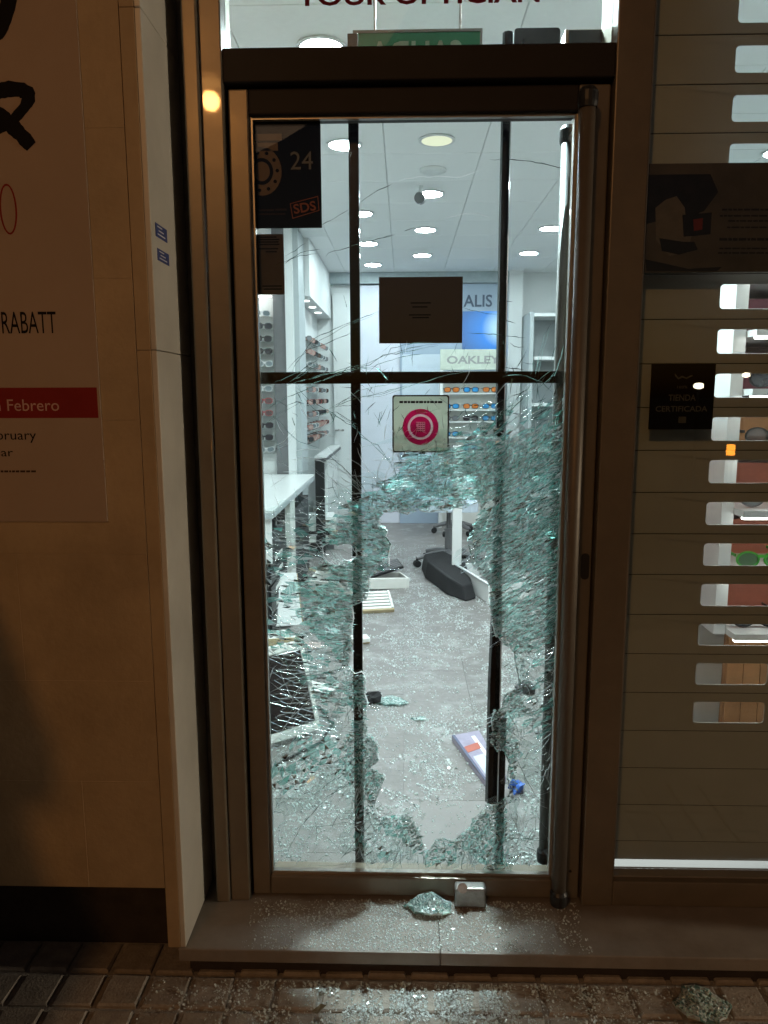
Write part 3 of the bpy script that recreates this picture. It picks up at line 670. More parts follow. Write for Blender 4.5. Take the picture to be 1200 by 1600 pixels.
q = [sp(*v) for v in ((453, 318), (497, 306), (499, 329), (457, 342))]; qi = [((v[0] - sum(w[0] for w in q) / 4) * .95 + sum(w[0] for w in q) / 4, (v[1] - sum(w[1] for w in q) / 4) * .9 + sum(w[1] for w in q) / 4) for v in q]
flat(t, 'badge_outline', q, 'ink_orange', .0005, holes=[qi])
for k, (a, b, c) in enumerate(((398, 425, 196), (428, 494, 196), (404, 428, 327), (430, 448, 326), (402, 446, 333))):
    q0, q1 = sp(a, c + 3), sp(b, c); flat(t, 'print_line', [(q0[0], q0[1]), (q1[0], q0[1]), (q1[0], q1[1]), (q0[0], q1[1])], 'ink_brown', .0004)
t, (x0, x1, z0, z1) = card('notice_sticker', 'small grey-brown notice below the black alarm sticker', 'sticker', [(399, 366), (445, 460)], 'sign_paper')
for k, (f0, f1, v) in enumerate(((.1, .75, .94), (.12, .85, .90), (.1, .82, .86), (.15, .85, .82), (.1, .8, .75), (.35, .75, .70), (.2, .9, .13), (.25, .9, .08))):
    zz = z0 + (z1 - z0) * v; flat(t, 'print_line', [(x0 + (x1 - x0) * f0, zz), (x0 + (x1 - x0) * f1, zz), (x0 + (x1 - x0) * f1, zz + .003), (x0 + (x1 - x0) * f0, zz + .003)], 'ink_black', .0004)
t, (x0, x1, z0, z1) = card('notice_sheet', 'dark brown landscape notice taped in the middle of the door glass', 'notice', [(592, 433), (722, 536)], 'sign_brown')
for k, (f0, f1, v) in enumerate(((.38, .62, .60), (.40, .58, .54), (.36, .62, .42), (.40, .6, .38))):
    zz = z0 + (z1 - z0) * v; flat(t, 'print_line', [(x0 + (x1 - x0) * f0, zz), (x0 + (x1 - x0) * f1, zz), (x0 + (x1 - x0) * f1, zz + .003), (x0 + (x1 - x0) * f0, zz + .003)], 'ink_black', .0004)
P0, P1 = sp(613, 707), sp(702, 617); x0, z0, x1, z1 = P0[0], P0[1], P1[0], P1[1]
t = thing('round_logo_sign', 'pale square sign with a dark red ring stuck below the grille crossbar', 'sign', ((x0 + x1) / 2, YS, z0))
cx, cz = sp(657, 667); R1 = sp(685, 667)[0] - cx
def plate(name, poly, m, holes=()): return MB().prism(poly, XZ(YS), 0, .0012, holes=holes).build(name, m, t)
plate('sheet', rrect(x0, x1, z0, z1, .006), 'sign_white', [circle(cx, cz, R1)])
plate('red_disc', circle(cx, cz, R1), 'magenta', [circle(cx, cz, R1 * .72)])
plate('pale_ring', circle(cx, cz, R1 * .72), 'ring_white', [circle(cx, cz, R1 * .58)])
ic = [(cx - R1 * .24, cz - R1 * .26), (cx + R1 * .26, cz - R1 * .26), (cx + R1 * .26, cz + R1 * .28), (cx - R1 * .24, cz + R1 * .28)]
plate('red_core', circle(cx, cz, R1 * .58), 'magenta', [ic])
plate('icon', ic, 'icon_pink')
b_ = .0035; flat(t, 'border', rrect(x0, x1, z0, z1, .006), 'ink_brown', .0003, holes=[rrect(x0 + b_, x1 - b_, z0 + b_, z1 - b_, .005)])
flat(t, 'stem', [(cx - R1 * .25, cz + R1 * .80), (cx + R1 * .28, cz + R1 * .80), (cx + R1 * .28, cz + R1 * .90), (cx - R1 * .25, cz + R1 * .90)], 'ring_white', .0004)
for k in range(5):
    for j in range(4):
        if rnd.random() < .8: u = cx - R1 * .24 + j * R1 * .125; v = cz - R1 * .28 + k * R1 * .115; flat(t, 'print_mark', [(u, v), (u + R1 * .10, v), (u + R1 * .10, v + R1 * .05), (u, v + R1 * .05)], 'ink_red', .0004)
x = 624
while x < 690: w = rnd.uniform(3, 7); q0, q1 = sp(x, 630), sp(x + w, 626.5); flat(t, 'print_mark', [q0, (q1[0], q0[1]), q1, (q0[0], q1[1])], 'ink_black', .0004); x += w + 1

# ------------------------------------------------------------------ black grille behind the glass
YG = .07
g = thing('security_grille', 'black bar grille standing just behind the broken door glass', 'grille', (.05, YG, FL))
bm_ = 'black_paint'
MB().box(-.1355, -.1105, YG - .012, YG + .012, FL + .02, 2.35).build('bar', bm_, g, bevel=.002)
MB().tube([(.245, YG, 2.35), (.245, YG, 1.55), (.246, YG, 1.15), (.247, YG - .002, .95), (.244, YG - .012, .75), (.242, YG - .02, .40)], [.0125, .0125, .013, .0145, .018, .018], 8).build('bar', bm_, g, label='bent right bar snapped off above the bottom rail')
MB().box(.262, .285, YG + .03, YG + .05, FL + .02, .62).build('bar_stub', bm_, g, bevel=.002)
MB().box(-.40, .46, YG - .013, YG + .013, 1.532, 1.562).build('crossbar', bm_, g, bevel=.002)
MB().box(-.40, .46, YG - .012, YG + .012, FL + .001, FL + .02).build('bottom_bar', bm_, g)

# ------------------------------------------------------------------ shop window with roller shutter
win = thing('shop_window', 'shop window glazing in a brown frame right of the door', 'window', (1.1, 0, SILL))
MB().box(.553, 1.7, -.050, -.0005, SILL + .001, .234).build('bottom_rail', 'bronze', win, bevel=.003)
MB().box(.5527, .5605, -.030, .012, .2345, zt).build('glazing_bead', 'bead', win)
MB().box(.5606, 1.7, -.030, .0, .2342, .2385).build('glazing_bead', 'bead', win)
MB().box(.5607, 1.7, .002, .008, .2386, zt).build('pane', 'window_glass', win)
MB().box(1.66, 1.72, -.05, .10, .2345, zt).build('jamb', 'bronze', win)
MB().box(1.72, 9.0, -.205, .11, PV, 2.759).build('side_wall', 'stone', win)
YSH = .08
sh = thing('roller_shutter', 'taupe metal roller shutter with rounded slots behind the shop window', 'shutter', (1.1, YSH, .195))
PIT = .10925
zj = [.159 + PIT * k for k in range(24)]
cut = [(.787, .976), (1.19, 1.38)]
for k in range(24):
    z0, z1 = max(.212, zj[k] + .0009), zj[k] + PIT - .0009
    if z0 > 2.70: break
    zc_ = zj[k] + PIT * .5; hs = [rrect(a, b, zc_ - .0295, zc_ + .0295, .009) for a, b in cut] if k >= 4 else []
    mb = MB(); mb.prism([(.575, z0), (1.655, z0), (1.655, z1), (.575, z1)], XZ(YSH), 0, .003, holes=hs)
    mb.box(.575, 1.655, YSH + .0032, YSH + .008, z1 - .012, min(z1 + .014, 2.74), 1)
    mb.build('slat', ['shutter', 'gasket'], sh, bevel=.0014)
for x0, x1 in ((.5607, .5745), (1.6555, 1.66)): MB().box(x0, x1, YSH - .012, YSH + .03, .236, zt).build('guide_rail', 'bronze', sh)

YW = -.0 + .0095
def wp(px, py): p = at_y(px, py, YW); return (p.x, p.z)
def wcard(name, label, cat, x0, x1, z0, z1, m):
    t = thing(name, label, cat, ((x0 + x1) / 2, YW, z0)); MB().box(x0, x1, YW, YW + .0015, z0, z1).build('sheet', m, t); return t
def wflat(t, name, pts, m, d=.0004, holes=()): return MB().prism([wp(*p) for p in pts], XZ(YW), -d, .0001, holes=holes).build(name, m, t)
mat('poster_brown', (.19, .155, .135), .85, spec=.12, var=.35, scale=7)
mat('poster_dark', (.040, .030, .028), .85, spec=.12, var=.3, scale=30)
mat('poster_light', (.30, .25, .23), .85, spec=.12, var=.25, scale=20)
mat('poster_red', (.34, .05, .03), .85, spec=.12)
t = wcard('optics_poster', 'dark brown poster picturing a black optical device across the shutter window', 'poster', .562, 1.42, wp(1005, 426)[1], wp(1005, 256)[1], 'poster_brown')
wflat(t, 'dark_field', [(1011, 273), (1110, 272), (1122, 300), (1100, 330), (1060, 345), (1030, 345), (1010, 350)], 'poster_dark', .0003)
wflat(t, 'device_shadow', [(1008, 405), (1040, 412), (1075, 420), (1128, 417), (1120, 424), (1010, 424)], 'poster_dark', .0003)
wflat(t, 'device_body', [(1024, 325), (1040, 312), (1062, 305), (1075, 312), (1082, 360), (1075, 395), (1045, 400), (1025, 375)], 'poster_light', .0005)
wflat(t, 'device_arm', [(1056, 296), (1068, 293), (1080, 296), (1088, 310), (1092, 335), (1090, 352), (1072, 350), (1070, 325), (1058, 308)], 'poster_dark', .0008)
wflat(t, 'device_screen', [(1066, 336), (1112, 332), (1110, 366), (1068, 370)], 'poster_dark', .0009)
wflat(t, 'screen_image', [(1083, 343), (1098, 341), (1097, 359), (1084, 361)], 'poster_red', .0012)
wflat(t, 'device_base', [(1030, 372), (1068, 378), (1085, 378), (1090, 390), (1060, 398), (1034, 392)], 'poster_dark', .0008)
for a, b, v, h in ((1128, 1230, 326, 3), (1125, 1240, 336, 2.5), (1138, 1235, 344, 2.5), (1136, 1230, 354, 2.5), (1124, 1240, 372, 4), (1124, 1215, 387, 2.5), (1122, 1228, 394, 2.5)):
    x = a
    while x < b: w = rnd.uniform(4, 13); wflat(t, 'print_line', [(x, v), (x + w, v), (x + w, v + h), (x, v + h)], 'poster_dark', .0004); x += w + 1.6
p0 = wp(1013, 671); p1 = wp(1119, 568)
t = wcard('certified_sign', 'small square black shop certificate sign with white lettering', 'sign', p0[0], p1[0], p0[1], p1[1], 'sign_black')
mat('sign_print', (.20, .19, .17), .85, spec=.12)
def wtext(txt, px0, px1, py, size, bold=0.): a = wp(px0, py); text('lettering', txt, size, (a[0], YW - .0005, a[1]), 'sign_print', t, fit=wp(px1, py)[0] - a[0], bold=bold)
wtext('TIENDA', 1044, 1087, 626, .021, .0004); wtext('CERTIFICADA', 1024, 1105, 643, .019, .0004); wtext('100%', 1058, 1074, 607, .010)
wflat(t, 'script_mark', [(1054, 583), (1060, 590), (1066, 587), (1072, 590), (1080, 586), (1083, 587), (1073, 592), (1066, 590), (1060, 593), (1055, 588)], 'sign_print')
MB().prism(rrect(wp(1060, 656)[0], wp(1072, 656)[0], wp(1060, 661)[1], wp(1060, 651)[1], .002), XZ(YW), -.0004, .0001).build('emblem', 'sign_print', t)

# ------------------------------------------------------------------ shop interior shell
XL, XR, YN, YBK = -.76, 2.4, .115, 6.1
fl = struct('shop_floor', MB().box(-1.3, 2.5, .031, 6.6, FL - .12, FL - .004), 'floor_base')
fm = []
for k in range(4):
    me = bpy.data.meshes.new('floor_tile'); h, l = .1496, .2996
    me.from_pydata([(-h, -l, -.004), (h, -l, -.004), (h, l, -.004), (-h, l, -.004), (-h + .0004, -l + .0004, 0), (h - .0004, -l + .0004, 0), (h - .0004, l - .0004, 0), (-h + .0004, l - .0004, 0)], [], [(4, 5, 6, 7), (0, 1, 5, 4), (1, 2, 6, 5), (2, 3, 7, 6), (3, 0, 4, 7)])
    m = mat(f'floor_tile{k}', [(.18, .168, .157), (.17, .159, .149), (.195, .182, .172), (.185, .172, .162)][k], .42, var=.25, scale=30, bump=.15, stain=.75, stain_col=(.40, .40, .39), rvar=.12)
    me.materials.append(m); fm.append(me)
for i in range(-4, 8):
    for j in range(11):
        y = .335 + j * .6 + (.3 if i % 2 else 0) - .15
        if y - .3 < .03: continue
        link('floor_tile', fm[rnd.randrange(4)], fl, Matrix.Translation((.15 + i * .3, y, FL)))
MB().box(-1.3, 2.5, .0315, .5, FL - .0042, FL - .0008).build('threshold', 'floor_tile', fl)
ce = struct('ceiling', MB().box(-1.3, 2.5, .06, 6.6, CZ + .012, CZ + .10), 'ceiling_rail')
me = bpy.data.meshes.new('ceiling_tile'); h = .2485; b_ = .003
me.from_pydata([(-h, -h, .011), (h, -h, .011), (h, h, .011), (-h, h, .011), (-h, -h, .003), (h, -h, .003), (h, h, .003), (-h, h, .003), (-h + b_, -h + b_, 0), (h - b_, -h + b_, 0), (h - b_, h - b_, 0), (-h + b_, h - b_, 0)], [],
               [(0, 1, 5, 4), (1, 2, 6, 5), (2, 3, 7, 6), (3, 0, 4, 7), (4, 5, 9, 8), (5, 6, 10, 9), (6, 7, 11, 10), (7, 4, 8, 11), (8, 9, 10, 11)])
me.materials.append(MATS['ceiling_tile'])
for i in range(-2, 5):
    for j in range(12): link('ceiling_tile', me, ce, Matrix.Translation((.15 + i * .5, .55 + j * .5 - .04, CZ)))
lw = struct('left_wall', MB().box(-1.45, -1.25, .115, 6.6, FL, CZ + .01), 'white_paint')
MB().box(-1.249, -.905, 4.06, 6.6, FL + .001, CZ - .001).build('wall_block', 'white_paint', lw)
MB().box(-1.249, -.995, 3.98, 4.059, 1.0, CZ - .001).build('display_panel', 'white_gloss', lw)
MB().box(-1.249, -.995, 3.97, 4.059, FL + .001, .999).build('display_panel', 'white_gloss', lw)
MB().box(-.9945, -.90, 3.93, 4.059, FL + .001, CZ - .001).build('pilaster', 'chair_grey', lw)
MB().box(-.8995, -.84, 3.91, 4.30, FL + .001, CZ - .001).build('pilaster', 'white_paint', lw)
MB().box(-.8395, -.80, 3.95, 4.30, FL + .001, CZ - .001).build('pilaster', 'cabinet_grey', lw)
MB().box(-.904, XL, 4.301, 6.09, 2.30, CZ - .001).build('soffit', 'white_paint', lw)
for y in (4.6, 5.05, 5.5): MB().lathe((-.83, y, 2.296), [(.03, 0), (.03, .004)], 14).build('soffit_spot', 'lamp_strip', lw)
bw = struct('back_wall', MB().box(-1.3, 2.5, YBK, 6.6, FL, CZ + .01), 'white_paint')
MB().box(XL - .1, 1.06, YBK - .12, YBK - .001, 2.64, CZ - .001).build('beam', 'grey_beam', bw)
MB().box(1.06, 1.20, YBK - .16, YBK - .001, FL + .001, CZ - .001).build('column', 'white_paint', bw)
struct('right_wall', MB().box(XR, 2.5, .12, 6.6, FL, CZ + .01), 'white_paint')
struct('front_wall', MB().box(1.722, 2.5, .112, .2, FL, CZ + .01), 'white_paint')

dr = thing('staff_door', 'white flush door in the left of the back wall', 'door', (-.4, YBK, FL))
MB().box(-.74, -.50, YBK - .05, YBK - .002, FL + .002, 2.55).build('door_leaf', 'white_paint', dr, bevel=.003)
p = at_y(525, 672, YBK - .05)
MB().tube([(p.x, YBK - .05, p.z), (p.x, YBK - .10, p.z), (p.x + .09, YBK - .10, p.z)], .010, 8).build('door_handle', 'steel', dr)
MB().box(-.47, -.045, YBK - .06, YBK - .002, FL + .002, 2.63).build('side_panel', 'lilac_white', dr, bevel=.003)

# blue display wall with lettering and a flare poster
bd = thing('blue_display_wall', 'blue-grey display wall at the back of the shop with big letters', 'display', (.5, YBK, FL))
MB().box(-.042, 1.058, YBK - .08, YBK - .002, FL + .002, 2.635).build('panel', 'blue_grey', bd)
MB().box(-.02, .40, YBK - .092, YBK - .081, .6, 1.93).build('pale_panel', 'pale_blue', bd)
p = at_y(724, 479, YBK - .085); q = at_y(769, 479, YBK - .085)
text('lettering', 'ALIS', .165, (p.x, YBK - .085, p.z), 'letter_grey', bd, fit=q.x - p.x, bold=.003)
m, nt, N, L = nodes_of('flare_print'); pb = N['Principled BSDF']; pb.inputs['Roughness'].default_value = .3
tc = N.new('ShaderNodeNewGeometry'); vs_ = N.new('ShaderNodeVectorMath'); vs_.operation = 'DISTANCE'; fc = at_y(783, 512, YBK - .09); vs_.inputs[1].default_value = (fc.x, YBK - .09, fc.z)
L.new(tc.outputs['Position'], vs_.inputs[0]); cr = N.new('ShaderNodeValToRGB'); L.new(vs_.outputs['Value'], cr.inputs[0])
cr.color_ramp.elements[0].color = (.85, .95, 1, 1); cr.color_ramp.elements[1].color = (.08, .16, .36, 1); cr.color_ramp.elements[1].position = .46
e_ = cr.color_ramp.elements.new(.09); e_.color = (.55, .8, 1, 1); e_ = cr.color_ramp.elements.new(.2); e_.color = (.05, .28, .85, 1)
L.new(cr.outputs[0], pb.inputs['Base Color'])
p0 = at_y(722, 556, YBK - .09); p1 = at_y(797, 486, YBK - .09)
MB().box(p0.x, 1.05, YBK - .092, YBK - .081, p0.z, p1.z).build('flare_poster', 'flare_print', bd)

# sunglasses
def glasses_geo(w=.14, h=.048, mats=('frame0', 'lens0'), temple=True):
    mb = MB(); rx = w * .225
    for s in (-1, 1):
        o = [(s * w * .265 + a * 1.0, b) for a, b in [(rx * cos(t) * (abs(cos(t)) ** -.25 if abs(cos(t)) > .01 else 1), h * .5 * sin(t) * (abs(sin(t)) ** -.25 if abs(sin(t)) > .01 else 1)) for t in [2 * pi * k / 14 for k in range(14)]]]
        cx = s * w * .265; i = [(cx + (a - cx) * .84, b * .80) for a, b in o]
        mb.prism(o, XZ(0), -.002, .002, 0, holes=[i]); mb.prism(i, XZ(0), -.0005, .0008, 1)
        if temple: mb.box(min(s * w * .49, s * w * .505), max(s * w * .49, s * w * .505), .001, .125, h * .12, h * .30, 0)
    mb.box(-w * .06, w * .06, -.002, .002, h * .05, h * .28, 0); return mb
def glasses_mesh(i, **k):
    mb = glasses_geo(**k); me = bpy.data.meshes.new('glasses'); me.from_pydata(mb.v, [], mb.f); me.materials.append(MATS[f'frame{i}']); me.materials.append(MATS[f'lens{i}'])
    me.polygons.foreach_set('material_index', mb.m); return me
GM = [glasses_mesh(i) for i in range(9)]
RX90 = Matrix.Rotation(-pi / 2, 4, 'Z')
def hang(mi, loc, rot, label, group, sc=1., tilt=0.):
    o = link('glasses', GM[mi], None, Matrix.Translation(loc) @ rot @ Matrix.Rotation(tilt, 4, 'X') @ Matrix.Scale(sc, 4)); tag(o, label, 'glasses', group)
FACE_X = Matrix.Rotation(pi / 2, 4, 'Z')             # front of the glasses turned towards +x
MB().box(-1.245, -1.0, 3.88, 3.90, 2.24, 2.25).build('fill_strip', 'fill_tube', lw)  # strip lamp added to brighten the near panel
F45 = Matrix.Rotation(radians(24), 4, 'Z'); F60 = Matrix.Rotation(radians(48), 4, 'Z')
for c_, x in enumerate((-1.185, -1.065)):
    for r_ in range(12):
        hang(rnd.choice([0, 0, 1, 3, 2, 0, 6]), (x + rnd.uniform(-.008, .008), 3.86, 2.12 - r_ * .093), F45, f'{ORD[r_]} pair from the top in the {("left", "right")[c_]} column of the near display panel', 'glasses on the near panel', .98, rnd.uniform(-.25, .1))
for r_ in range(12): MB().box(-1.245, -1.0, 3.85, 3.979, 2.09 - r_ * .093, 2.094 - r_ * .093).build('glasses_shelf', 'shard_clear', lw)
for c_ in range(7):
    for r_ in range(9):
        hang(rnd.choice([0, 1, 3, 8, 8, 2, 6]), (-.902 + .09, 4.45 + c_ * .22 + rnd.uniform(-.02, .02), 1.98 - r_ * .105), F60, f'{ORD[r_]} pair from the top in the {ORD[c_]} column of the recessed spectacle wall', 'spectacles in the wall recess', .9)
for r_ in range(9): MB().box(-.904, -.78, 4.31, 6.0, 1.950 - r_ * .105, 1.955 - r_ * .105).build('glasses_shelf', 'shard_clear', lw)

# header display with coloured sunglasses
od = thing('sunglasses_stand', 'pale sunglasses display stand with a lettered header by the blue wall', 'display stand', (.68, 5.8, FL))
YO = 5.75
p0 = at_y(688, 546, YO); p1 = at_y(788, 578, YO); ox0, ox1 = p0.x, p1.x
MB().box(ox0, ox1, YO, YO + .03, p1.z, p0.z).build('header', 'header_white', od, bevel=.004)
q0 = at_y(698, 568, YO - .002); q1 = at_y(781, 568, YO - .002)
text('lettering', 'OAKLEY', .105, (q0.x, YO - .002, q0.z), 'ink_grey', od, fit=q1.x - q0.x, bold=.003)
MB().box(ox0, ox1, YO + .20, YO + .22, FL + .001, p1.z).build('back_board', 'cream_panel', od)
for x in (ox0, ox1 - .03): MB().box(x, x + .03, YO, YO + .199, FL + .001, p1.z - .001).build('side_board', 'white_gloss', od)
rows = [1.72, 1.565, 1.40, 1.28, 1.12, .98, .82]
for r_, z in enumerate(rows):
    MB().box(ox0 + .031, ox1 - .031, YO + .02, YO + .199, z - .045, z - .035).build('shelf', 'white_gloss', od)
    for c_ in range(3):
        hang([[0, 4, 0], [5, 4, 5], [4, 5, 4], [3, 0, 4], [4, 6, 0], [0, 4, 3], [5, 0, 0]][r_][c_], (ox0 + .12 + c_ * .195, YO + .03, z), Matrix(), f'{("left", "middle", "right")[c_]} sunglasses on the {ORD[r_]} shelf of the lettered stand', 'sunglasses on the lettered stand', 1.15)

# right hand glazed cabinet at the back
cbn = thing('glass_cabinet', 'grey shelved cabinet beyond the right edge of the door', 'cabinet', (1.55, 5.9, FL))
MB().box(1.21, 2.1, 5.95, YBK - .001, FL + .001, 2.3).build('back_board', 'cabinet_grey', cbn)
for x in (1.215, 1.60, 2.06): MB().box(x, x + .04, 5.55, 5.949, FL + .001, 2.3).build('upright', 'cabinet_grey', cbn)
for z in (.5, .95, 1.4, 1.85, 2.26):
    for xa, xb in ((1.256, 1.599), (1.641, 2.059)): MB().box(xa, xb, 5.56, 5.948, z, z + .03).build('shelf', 'ceiling_rail', cbn)

# ------------------------------------------------------------------ ceiling downlights
def downlight(x, y, label, on=True, r=.078, m=None):
    t = thing('downlight', label, 'ceiling light', (x, y, CZ - .006), group='ceiling downlights')
    MB().lathe((x, y, CZ - .001), [(r, 0), (r + .012, -.001), (r + .013, -.006), (r, -.008), (r - .004, -.003)], 28).build('trim_ring', 'white_paint', t)
    MB().lathe((x, y, CZ - .0085), [(r - .003, 0), (r - .003, .0015)], 24).build('diffuser', m or ('lamp_white' if on else 'off_lamp_glow'), t)
for k, y in enumerate((1.05, 2.05, 3.03, 4.04, 5.07)):
    downlight(.16, y, f'round downlight in the middle ceiling row, {ORD[k]} from the door' + (', unlit, with a faint yellowish glow added' if k == 1 else ''), k != 1)
for k, y in enumerate((1.05, 2.10, 3.52, 4.54, 5.53)): downlight(-.30, y, f'round downlight in the left ceiling row, {ORD[k]} from the door')
for k, y in enumerate((1.05, 2.05, 3.03, 4.03, 5.01)): downlight(1.10, y, f'round downlight in the right ceiling row, {ORD[k]} from the door')
for k, y in enumerate((2.3, 4.5)): downlight(1.95, y, f'round downlight close to the right wall, {ORD[k]} from the door')
downlight(.18, .50, 'strong entrance downlight in the ceiling just inside the door', m='lamp_entrance')
t = thing('smoke_detector', 'flat grey round detector on the ceiling between two downlights', 'detector', (.16, 2.54, CZ - .03))
MB().lathe((.16, 2.54, CZ - .001), [(.075, 0), (.075, -.008), (.06, -.016), (.03, -.02)], 24).build('housing', 'ceiling_rail', t)
t = thing('ceiling_camera', 'small grey spotlight camera hanging beside a lit downlight', 'camera', (.10, 2.88, CZ - .12))
MB().tube([(.10, 2.86, CZ - .001), (.10, 2.86, CZ - .05)], .012, 10).build('mount', 'white_paint', t)
MB().tube([(.09, 2.80, CZ - .085), (.10, 2.93, CZ - .06)], .032, 14).build('body', 'grey_plastic', t)

# ------------------------------------------------------------------ things above the door
YE = .20
def ep(px, py): p = at_y(px, py, YE); return (p.x, p.z)
a = ep(555, 52); b = ep(750, 52)
ex = thing('exit_sign', 'green exit sign seen from behind through the transom light', 'sign', ((a[0] + b[0]) / 2, YE, a[1] - .17))
MB().box(a[0], b[0], YE, YE + .02, a[1] - .17, a[1]).build('panel', 'green_sign', ex)
fr0 = .006
for (x0, x1, z0, z1) in ((a[0] - fr0, b[0] + fr0, a[1], a[1] + fr0), (a[0] - fr0, a[0], a[1] - .17, a[1]), (b[0], b[0] + fr0, a[1] - .17, a[1])): MB().box(x0, x1, YE - .003, YE + .02, z0, z1).build('frame', 'cabinet_grey', ex)
c0 = ep(722, 63)
text('lettering', 'SALIDA', .088, (c0[0], YE - .001, c0[1] - .062), 'green_pale', ex, mirror=True, fit=c0[0] - ep(577, 63)[0], bold=.002)
for x in (a[0] + .05, b[0] - .05): MB().tube([(x, YE + .01, a[1]), (x, YE + .01, CZ)], .003, 6).build('hanger', 'steel', ex)
def tp(px, py): p = at_y(px, py, .10); return (p.x, p.z)
a, b = tp(801, 80), tp(873, 49)
t = thing('door_sensor', 'brown door sensor box above the transom bar', 'sensor', ((a[0] + b[0]) / 2, .08, a[1] - .02))
MB().prism(rrect(a[0], b[0], a[1] - .02, b[1], .008), XZ(.08), 0, .05).build('housing', 'bronze_dark_shade', t, bevel=.003)
MB().box(a[0] + .02, b[0] - .02, .051, .0795, a[1] - .03, a[1] + .01).build('bracket', 'bronze_dark_shade', t)
a, b = tp(888, 70), tp(951, 47)
t = thing('emergency_light', 'small white box with a black face beside the door sensor', 'emergency light', ((a[0] + b[0]) / 2, .1, a[1] - .01))
MB().box(a[0] - .008, b[0] + .008, .10, .15, a[1] - .009, b[1] + .004).build('housing', 'white_gloss', t, bevel=.003)
MB().box(a[0], b[0], .097, .0995, a[1], b[1]).build('face', 'black_plastic', t)

# ------------------------------------------------------------------ counters
def counter(name, label, x0, x1, y0, y1, z1):
    t = thing(name, label, 'counter', ((x0 + x1) / 2, (y0 + y1) / 2, FL)); return t
ct = counter('display_counter', 'white topped counter along the left wall with black drawers below', -.758, -.66, 2.0, 3.9, .9)
MB().box(-1.248, -.70, 2.05, 3.92, .885, .90).build('counter_top', 'white_gloss', ct, bevel=.003)
MB().box(-1.248, -.7005, 2.05, 3.92, .855, .8845).build('edge_strip', 'cabinet_grey', ct)
MB().box(-1.245, -.715, 2.08, 2.10, .60, .8545).build('front_panel', 'white_gloss', ct)
MB().box(-1.245, -.75, 2.11, 3.9, FL + .001, .74).build('carcass', 'black_plastic', ct)
MB().box(-.749, -.715, 2.75, 2.95, FL + .001, .854).build('leg_panel', 'cream_panel', ct)
for k in range(5):
    MB().box(-.7498, -.735, 2.14, 2.70, .20 + k * .088, .20 + k * .088 + .075).build('drawer', 'black_plastic', ct)
    MB().box(-.7348, -.731, 2.28, 2.52, .225 + k * .088, .245 + k * .088).build('drawer_label', 'cream_panel', ct)
ds = counter('consulting_desk', 'high white desk with a black end panel farther along the left wall', -.9, -.64, 4.4, 5.9, 1.0)
MB().box(-.757, -.66, 4.42, 5.93, .985, 1.0).build('desk_top', 'white_gloss', ds)
MB().box(-.757, -.662, 4.42, 5.93, .955, .9845).build('edge_strip', 'grey_plastic', ds)
MB().box(-.757, -.68, 4.44, 4.50, FL + .001, .954).build('end_panel', 'black_plastic', ds)
MB().box(-.757, -.70, 4.9, 5.9, FL + .001, .954).build('front_panel', 'white_gloss', ds)

# ------------------------------------------------------------------ overturned things on the floor
def RZ(a): return Matrix.Rotation(a, 3, 'Z')
def rotm(rx=0, ry=0, rz=0):
    from mathutils import Euler
    return Euler((radians(rx), radians(ry), radians(rz))).to_matrix()
def caster_base(t, c, r, n, a0, arm_m, zc=.07):
    c = Vector(c)
    for k in range(n):
        a = a0 + 2 * pi * k / n; d = Vector((cos(a), sin(a), 0)); e = c + d * r
        MB().tube([c + Vector((0, 0, zc + .045)), c + d * r * .5 + Vector((0, 0, zc + .03)), e + Vector((0, 0, zc))], [.026, .022, .017], 8).build('base_arm', arm_m, t)
        s = Vector((-d.y, d.x, 0)); w = e + Vector((0, 0, .028))
        MB().tube([w - s * .024, w - s * .008], .027, 12).tube([w + s * .008, w + s * .024], .027, 12).box(e.x - .008, e.x + .008, e.y - .008, e.y + .008, FL + .03, FL + zc).build('caster', 'black_plastic', t)
st = thing('swivel_stool', 'grey swivel stool on a five-star caster base behind the fallen stand', 'stool', (.38, 4.05, FL))
bc = at_z(704, 893, FL)
caster_base(st, (.36, 4.05, FL), .27, 5, radians(200), 'chair_grey')
MB().tube([(.36, 4.05, FL + .08), (.36, 4.05, FL + .30)], .03, 12).tube([(.36, 4.05, FL + .30), (.36, 4.05, FL + .46)], .018, 10).build('gas_column', 'chair_grey', st)
MB().prism(rrect(.14, .58, 3.83, 4.27, .06), XY(FL + .46), 0, .07).build('seat', 'pale_blue', st, bevel=.015)
s2 = thing('swivel_stool', 'second caster stool, standing farther back at the end of the aisle', 'stool', (.5, 5.45, FL))
caster_base(s2, (.5, 5.42, FL), .20, 5, radians(170), 'chair_grey')
MB().tube([(.5, 5.42, FL + .08), (.5, 5.42, FL + .48)], .028, 12).build('gas_column', 'chair_grey', s2)
MB().prism(rrect(.32, .68, 5.24, 5.6, .05), XY(FL + .48), 0, .06).build('seat', 'pale_blue', s2, bevel=.012)
